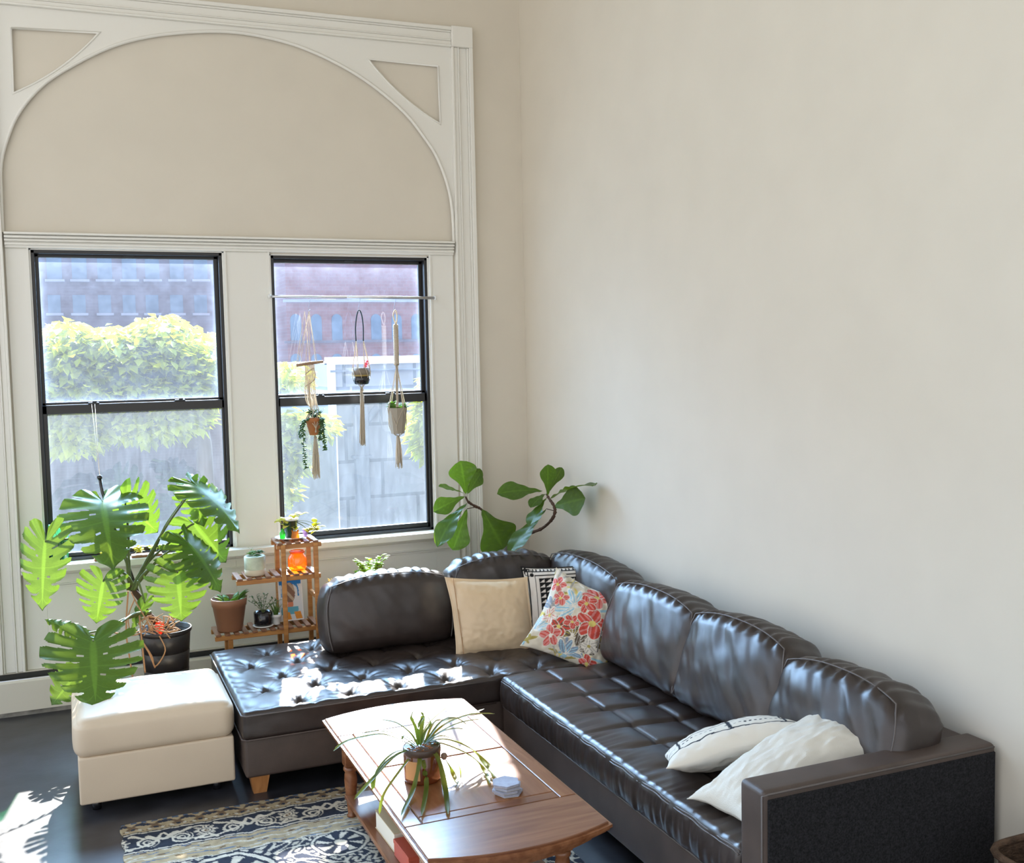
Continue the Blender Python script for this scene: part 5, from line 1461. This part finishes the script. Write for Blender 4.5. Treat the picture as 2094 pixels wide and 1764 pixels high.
# ------------------------------------------------------------------ tension rod and hanging planters
hy = YW-.075
ra, rb_ = at(553, 606, y=hy), at(888, 609, y=hy)
rod = thing('tension_rod', ((ra.x+rb_.x)/2, hy, ra.z), 'thin silver curtain rod across the right window', 'rod')
MB().tube([ra, rb_], .0085, 12).tube([ra.lerp(rb_, .45), rb_], .0105, 12).build('tube', m_metal, rod)
for e, d in ((ra, -1), (rb_, 1)):
    b = MB().tube([e, e+Vector((d*.016, 0, 0))], .014, 12); b.box(e.x-.006, e.x+.006, hy, YW-.01, e.z-.006, e.z+.006); b.build('bracket', m_white, rod)
def hp(px, py, dy=0): return at(px, py, y=hy+dy)
def cords(name, groups, parent, r=.0022, mt=None):
    b = MB()
    for g_ in groups: b.tube(g_, r, 5, sub=3 if len(g_) > 2 else 0)
    return b.build(name, mt or m_cotton, parent)
def hook(px0, top, bot, parent):
    b = MB(); a = hp(px0, top); c = hp(px0, bot)
    b.tube([a+Vector((-.010, 0, .0)), a+Vector((-.006, 0, .012)), a+Vector((.004, 0, .013)), a+Vector((.009, 0, 0)), a.lerp(c, .4)+Vector((.004, 0, 0)), c+Vector((-.006, 0, .006)), c+Vector((0, 0, -.004)), c+Vector((.008, 0, .006))], .0018, 5, sub=4)
    b.build('hook', m_hookw, parent)
def tassel(top, bot, r0, r1, k, parent, seed):
    rg = random.Random(seed); b = MB()
    for i in range(k):
        a = rg.uniform(0, 6.28); q = math.sqrt(rg.random())
        t0 = top+Vector((r0*q*math.cos(a), r0*q*math.sin(a), 0)); e = bot+Vector((r1*q*math.cos(a), r1*q*math.sin(a), rg.uniform(-.02, .03)))
        b.tube([t0, t0.lerp(e, .5)+Vector((rg.uniform(-.006, .006), rg.uniform(-.006, .006), 0)), e], [.0026, .003, .0022], 5, sub=2)
    b.build('tassel', m_cotton, parent)
def wrap(b, c, r0, r1, z0, z1, n, twist): pass
# 1 left: terracotta with trailing succulents, driftwood bar
h1 = thing('macrame_hanger', hp(632, 640), 'macrame plant hanger with a driftwood bar, left of three on the rod', 'plant hanger', 'macrame hangers in the right window')
hook(632, 609, 634, h1)
top = hp(632, 636)
c1 = hp(643, 872); zr, zb_ = hp(643, 854).z, hp(643, 889).z
cords('cord', [[top, hp(x, 745, dy)] for x, dy in ((608, -.02), (613, .02), (625, .0), (634, -.01), (646, .02), (649, -.01))]+[[top+Vector((-.03, .01, 0)), hp(606, 745, .02)], [top+Vector((-.03, .01, 0)), hp(634, 745, .02)]], h1, .0018)
b = MB(); b.tube([hp(606, 747), hp(630, 743), hp(661, 739)], [.011, .013, .010], 10, sub=3); b.build('driftwood_bar', woodmat('driftwood', (.28, .17, .10), (.45, .30, .19), 4, (1, 8, 8), .8, 0), h1)
g_ = []
for i in range(9):
    x = 624+i*2.3
    g_.append([hp(x, 745, -.006), hp(x+1, 775, -.006), hp(x+2*math.sin(i), 800), hp(629+i*2.4, 826, .02*math.sin(i*1.9)), c1+Vector((.055*math.cos(i*.7), .055*math.sin(i*.7), zr-c1.z))])
cords('cord', g_, h1, .0038)
cords('knot_row', [[hp(624, 765, -.012), hp(634, 757, -.014), hp(641, 752, -.012)], [hp(624, 790, -.012), hp(634, 783, -.014), hp(643, 776, -.012)], [hp(641, 752, -.012), hp(645, 765, -.012), hp(643, 776, -.012)]], h1, .0042)
kn = hp(646, 876, -.062)
base1 = Vector((c1.x+.004, c1.y, zb_-.01))
cords('cord', [[c1+Vector((.054*math.cos(a), .054*math.sin(a), zr-c1.z)), kn if math.sin(a) < .2 else c1+Vector((.05*math.cos(a+.5), .05*math.sin(a+.5), 0)), base1] for a in (-.5, -1.2, -1.9, -2.6, .6, 1.6, 2.5)], h1, .0026)
tassel(base1, hp(646, 975), .008, .030, 44, h1, 1)
p1 = thing('hanging_pot', (c1.x, c1.y, zb_), 'terracotta pot of trailing string succulents in the left macrame hanger', 'potted plant', 'pots hanging in the right window')
ph = zr-zb_
pot('pot', c1.x, c1.y, zb_, [(.034, 0), (.037, .003), (.056, ph*.72), (.060, ph*.72), (.062, ph), (.056, ph), (.053, ph-.012), (.001, ph-.012)], m_terra2, p1)
MB().lathe([(.052, ph-.012), (.001, ph-.004)], 16, (c1.x, c1.y, zb_)).build('soil', m_soil, p1)
def bead_string(pts, parent, r=.0085, seed=0):
    P, _ = smooth_path([Vector(p) for p in pts], 0, 10); b = MB(); rg = random.Random(seed); L = 0
    for i in range(1, len(P)):
        fleshy(b, P[i], (rg.uniform(-1, 1), rg.uniform(-1, 1), rg.uniform(-.6, .1)), .022*rg.uniform(.8, 1.2), r*.9, .7, 4)
        fleshy(b, P[i], (rg.uniform(-1, 1), rg.uniform(-1, 1), rg.uniform(-.6, .1)), .022*rg.uniform(.8, 1.2), r*.9, .7, 4)
    b.tube(P, .002, 5); b.build('trailing_stem', m_succd, parent)
bead_string([c1+Vector((-.03, -.03, ph*.5)), hp(622, 862, -.05), hp(620, 885, -.06), hp(622, 925, -.06), hp(626, 957, -.06)], p1, seed=1)
bead_string([c1+Vector((.03, -.03, ph*.5)), hp(660, 858, -.05), hp(662, 880, -.06), hp(664, 905, -.06), hp(665, 920, -.06)], p1, seed=2)
bead_string([c1+Vector((.03, -.01, ph*.5)), hp(656, 858, -.06), hp(655, 880, -.065), hp(655, 899, -.065)], p1, seed=3)
bead_string([c1+Vector((-.03, .01, ph*.5)), hp(618, 868, -.0), hp(612, 893, .0)], p1, seed=4)
s_, l_ = wire_plant((c1.x, c1.y, zr-.02), 26, .085, .022, 31, 1.0, 5, .8); l_.build('leaves', m_succd, p1)
# 2 middle: grey and black bowl with a red plant
h2 = thing('macrame_hanger', hp(735, 640), 'macrame plant hanger with a dark cord loop, middle of three on the rod', 'plant hanger', 'macrame hangers in the right window')
hook(734, 609, 636, h2)
c2 = hp(739, 768); zr, zb_ = hp(739, 752).z, hp(739, 786).z
m_navyc = mat('navy_cord', (.06, .075, .09), .9, .1)
cords('dark_loop', [[hp(728, 697), hp(727, 670), hp(730, 643), hp(735, 634), hp(740, 645), hp(743, 670), hp(743, 697)]], h2, .0052, m_navyc)
gs = []
for i, a in enumerate([k*2*PI/8+.2 for k in range(8)]):
    st0 = hp(728 if math.cos(a) < 0 else 743, 695)
    gs.append([st0, st0.lerp(c2+Vector((.062*math.cos(a), .062*math.sin(a), zr-c2.z)), .5)+Vector((.004*math.sin(i*3), 0, 0)), c2+Vector((.066*math.cos(a), .066*math.sin(a), zr-c2.z))])
    gs.append([c2+Vector((.066*math.cos(a), .066*math.sin(a), zr-c2.z)), c2+Vector((.063*math.cos(a+.35), .063*math.sin(a+.35), -.01)), Vector((c2.x+.02*math.cos(a), c2.y+.02*math.sin(a), zb_-.004)), Vector((c2.x, c2.y, zb_-.03))])
cords('cord', gs, h2, .0026)
tassel(hp(739, 793), hp(740, 806), .008, .012, 20, h2, 4); tassel(hp(740, 806), hp(741, 907), .013, .022, 44, h2, 2)
p2 = thing('hanging_pot', (c2.x, c2.y, zb_), 'grey pot with dark base and small red plant in the middle macrame hanger', 'potted plant', 'pots hanging in the right window')
ph = zr-zb_
m_grey = mat('grey_brown_glaze', (.20, .165, .12), .5); 
pot('pot', c2.x, c2.y, zb_, [(.063, ph*.52), (.0645, ph), (.060, ph), (.057, ph-.012), (.001, ph-.012)], m_grey, p2)
pot('pot_base', c2.x, c2.y, zb_, [(.040, 0), (.052, .006), (.060, ph*.25), (.0632, ph*.53)], m_blackpot, p2)
pot('glaze_line', c2.x, c2.y, zb_, [(.0628, ph*.50), (.0642, ph*.51), (.0642, ph*.58), (.0635, ph*.59)], mat('ochre_glaze', (.30, .21, .05), .5), p2)
MB().lathe([(.056, ph-.012), (.001, ph-.006)], 16, (c2.x, c2.y, zb_)).build('soil', m_soil, p2)
m_pinkl = mat('pink_red_leaf', (.55, .10, .14), .5, .3, trans=.45, tcol=(.8, .25, .28))
b = MB(); q = c2+Vector((.02, -.01, zr-c2.z)); rg = random.Random(5)
for i in range(12): fleshy(b, q+Vector((rg.uniform(-.01, .03), rg.uniform(-.02, .02), rg.uniform(0, .04))), (rg.uniform(-.4, 1), rg.uniform(-.5, .5), rg.uniform(.0, .9)), rg.uniform(.025, .05), .009, .2, 5)
fleshy(b, q+Vector((.01, 0, .03)), (1, 0, .25), .085, .006, .3, 6); b.build('leaves', m_pinkl, p2)
# 3 right: faceted grey pot
h3 = thing('macrame_hanger', hp(808, 640), 'macrame plant hanger with a thick braided top, right of three on the rod', 'plant hanger', 'macrame hangers in the right window')
hook(807, 609, 634, h3)
c3 = hp(813, 860); zr, zb_ = hp(813, 833).z, hp(813, 886).z
cords('loop', [[hp(810, 665), hp(804, 645), hp(808, 634), hp(812, 645), hp(810, 665)]], h3, .0055)
b = MB(); ta, tb = hp(809, 664), hp(811, 745)
for k in range(4):
    pts = []
    for i in range(49):
        s = i/48; a = s*2*PI*5+k*PI/2; pts.append(ta.lerp(tb, s)+Vector((.012*math.cos(a), .012*math.sin(a), 0)))
    b.tube(pts, .0085, 7)
b.build('braid', m_cotton, h3)
gs = []
for i in range(4):
    a = i*PI/2+.35; rim_ = c3+Vector((.076*math.cos(a), .076*math.sin(a), zr-c3.z))
    for o_ in (-.08, 0, .08): gs.append([tb, tb.lerp(rim_, .5), c3+Vector((.077*math.cos(a+o_), .077*math.sin(a+o_), zr-c3.z))])
    for sgn in (1, -1): gs.append([rim_, c3+Vector((.064*math.cos(a+sgn*PI/4), .064*math.sin(a+sgn*PI/4), -.035)), Vector((c3.x+.03*math.cos(a+sgn*.4), c3.y+.03*math.sin(a+sgn*.4), zb_-.004)), Vector((c3.x, c3.y, zb_-.02))])
for i in range(10): gs.append([tb+Vector((.01*math.cos(i), .01*math.sin(i), 0)), tb.lerp(hp(812, 832, -.078), .5)+Vector((.008*math.cos(i*2), 0, 0)), hp(812, 832, -.078)+Vector((.008*math.cos(i), 0, 0))])
cords('cord', gs, h3, .0026)
tassel(Vector((c3.x, c3.y, zb_-.015)), hp(816, 953), .009, .026, 40, h3, 3)
p3 = thing('hanging_pot', (c3.x, c3.y, zb_), 'tapered grey pot with green succulent in the right macrame hanger', 'potted plant', 'pots hanging in the right window')
ph = zr-zb_; m_gpot = mat('warm_grey_concrete_pot', (.33, .29, .235), .8, .2)
MB().lathe([(.048, 0), (.051, .003), (.077, ph), (.072, ph), (.069, ph-.014), (.001, ph-.014)], 10, (c3.x, c3.y, zb_)).build('pot', m_gpot, p3, smooth=False)
b = MB(); rg = random.Random(15)
for i in range(30): a = rg.uniform(0, 6.28); fleshy(b, c3+Vector((.03*math.cos(a), .03*math.sin(a), zr-c3.z-.012)), (math.cos(a), math.sin(a), rg.uniform(.2, 1.4)), rg.uniform(.05, .075), .014, .3, 5)
for i in range(10): a = rg.uniform(0, 6.28); fleshy(b, c3+Vector((-.035, -.02, zr-c3.z+.02)), (math.cos(a), math.sin(a), rg.uniform(.2, 1.4)), .045, .014, .3, 5)
b.build('leaves', m_succ, p3)

# ------------------------------------------------------------------ dark wicker basket in the near right corner
m_wick = mat('dark_brown_wicker', (.075, .045, .028), .7, .2, bump=.8, bscale=60, bstretch=(1, 1, 4), var=.4, vscale=30)
bk = thing('wicker_basket', (3.13, 2.60, 0), 'dark brown wicker basket beyond the sofa arm against the right wall', 'basket')
b = MB(); vs = []; fs = []; nl, na = 30, 60
for i in range(nl+1):
    zz = .50*i/nl
    for k in range(na):
        a = 2*PI*k/na; r = .165+.02*(zz/.5)+.007*math.sin(k*PI/2+(i % 2)*PI)
        sq = (abs(math.cos(a))**4+abs(math.sin(a))**4)**-.25
        vs.append((3.125+r*sq*math.cos(a)*.95, 2.60+r*sq*math.sin(a)*.95, zz))
for i in range(nl):
    for k in range(na): a = i*na+k; c = i*na+(k+1) % na; fs.append([a, c, c+na, a+na])
fs.append(list(range(na))[::-1])
b.add(vs, fs); b.build('woven_body', m_wick, bk)
b = MB(); b.tube([(3.125+.195*.95*math.cos(a)*(abs(math.cos(a))**4+abs(math.sin(a))**4)**-.25, 2.60+.195*.95*math.sin(a)*(abs(math.cos(a))**4+abs(math.sin(a))**4)**-.25, .505) for a in [2*PI*k/40 for k in range(41)]], .014, 8); b.build('rim', m_wick, bk)

# ------------------------------------------------------------------ light
SUN_E, SKY_E, AUREOLE = 32, 1.3, 44
sd_ = bpy.data.lights.new('sun', 'SUN'); sd_.energy = SUN_E; sd_.angle = math.radians(.6); sd_.color = (1, .95, .86)
so = bpy.data.objects.new('sun', sd_); COL.objects.link(so)
dirv = Vector((-.21, -1, -.70)); so.rotation_euler = dirv.to_track_quat('-Z', 'Y').to_euler()
w = bpy.data.worlds.new('sky'); SC.world = w; w.use_nodes = True
nt = w.node_tree; N = nt.nodes; L = nt.links; bg = N['Background']
tc = N.new('ShaderNodeTexCoord'); sp = N.new('ShaderNodeSeparateXYZ'); L.new(tc.outputs['Generated'], sp.inputs[0])
rp = N.new('ShaderNodeValToRGB'); L.new(sp.outputs['Z'], rp.inputs[0])
rp.color_ramp.elements[0].position = 0; rp.color_ramp.elements[0].color = (1.0, .985, .96, 1)
rp.color_ramp.elements[1].position = .8; rp.color_ramp.elements[1].color = (.62, .76, 1.0, 1)
# hazy bright sky around the sun, which stands outside the windows
nrm = N.new('ShaderNodeVectorMath'); nrm.operation = 'NORMALIZE'; L.new(tc.outputs['Generated'], nrm.inputs[0])
dt = N.new('ShaderNodeVectorMath'); dt.operation = 'DOT_PRODUCT'; L.new(nrm.outputs[0], dt.inputs[0]); dt.inputs[1].default_value = tuple((-dirv).normalized())
mx_ = N.new('ShaderNodeMath'); mx_.operation = 'MAXIMUM'; L.new(dt.outputs['Value'], mx_.inputs[0]); mx_.inputs[1].default_value = 0
pw = N.new('ShaderNodeMath'); pw.operation = 'POWER'; L.new(mx_.outputs[0], pw.inputs[0]); pw.inputs[1].default_value = 4
sc_ = N.new('ShaderNodeVectorMath'); sc_.operation = 'SCALE'; sc_.inputs[0].default_value = (.44, .71, 1.0); 
am = N.new('ShaderNodeMath'); am.operation = 'MULTIPLY'; am.inputs[1].default_value = AUREOLE; L.new(pw.outputs[0], am.inputs[0]); L.new(am.outputs[0], sc_.inputs['Scale'])
ad_ = N.new('ShaderNodeVectorMath'); ad_.operation = 'ADD'; L.new(rp.outputs[0], ad_.inputs[0]); L.new(sc_.outputs[0], ad_.inputs[1])
L.new(ad_.outputs[0], bg.inputs['Color']); bg.inputs['Strength'].default_value = SKY_E
vs_ = SC.view_settings
vs_.view_transform = 'Standard'; vs_.look = 'None'; vs_.exposure = 0.52; vs_.gamma = 1; vs_.use_curve_mapping = False
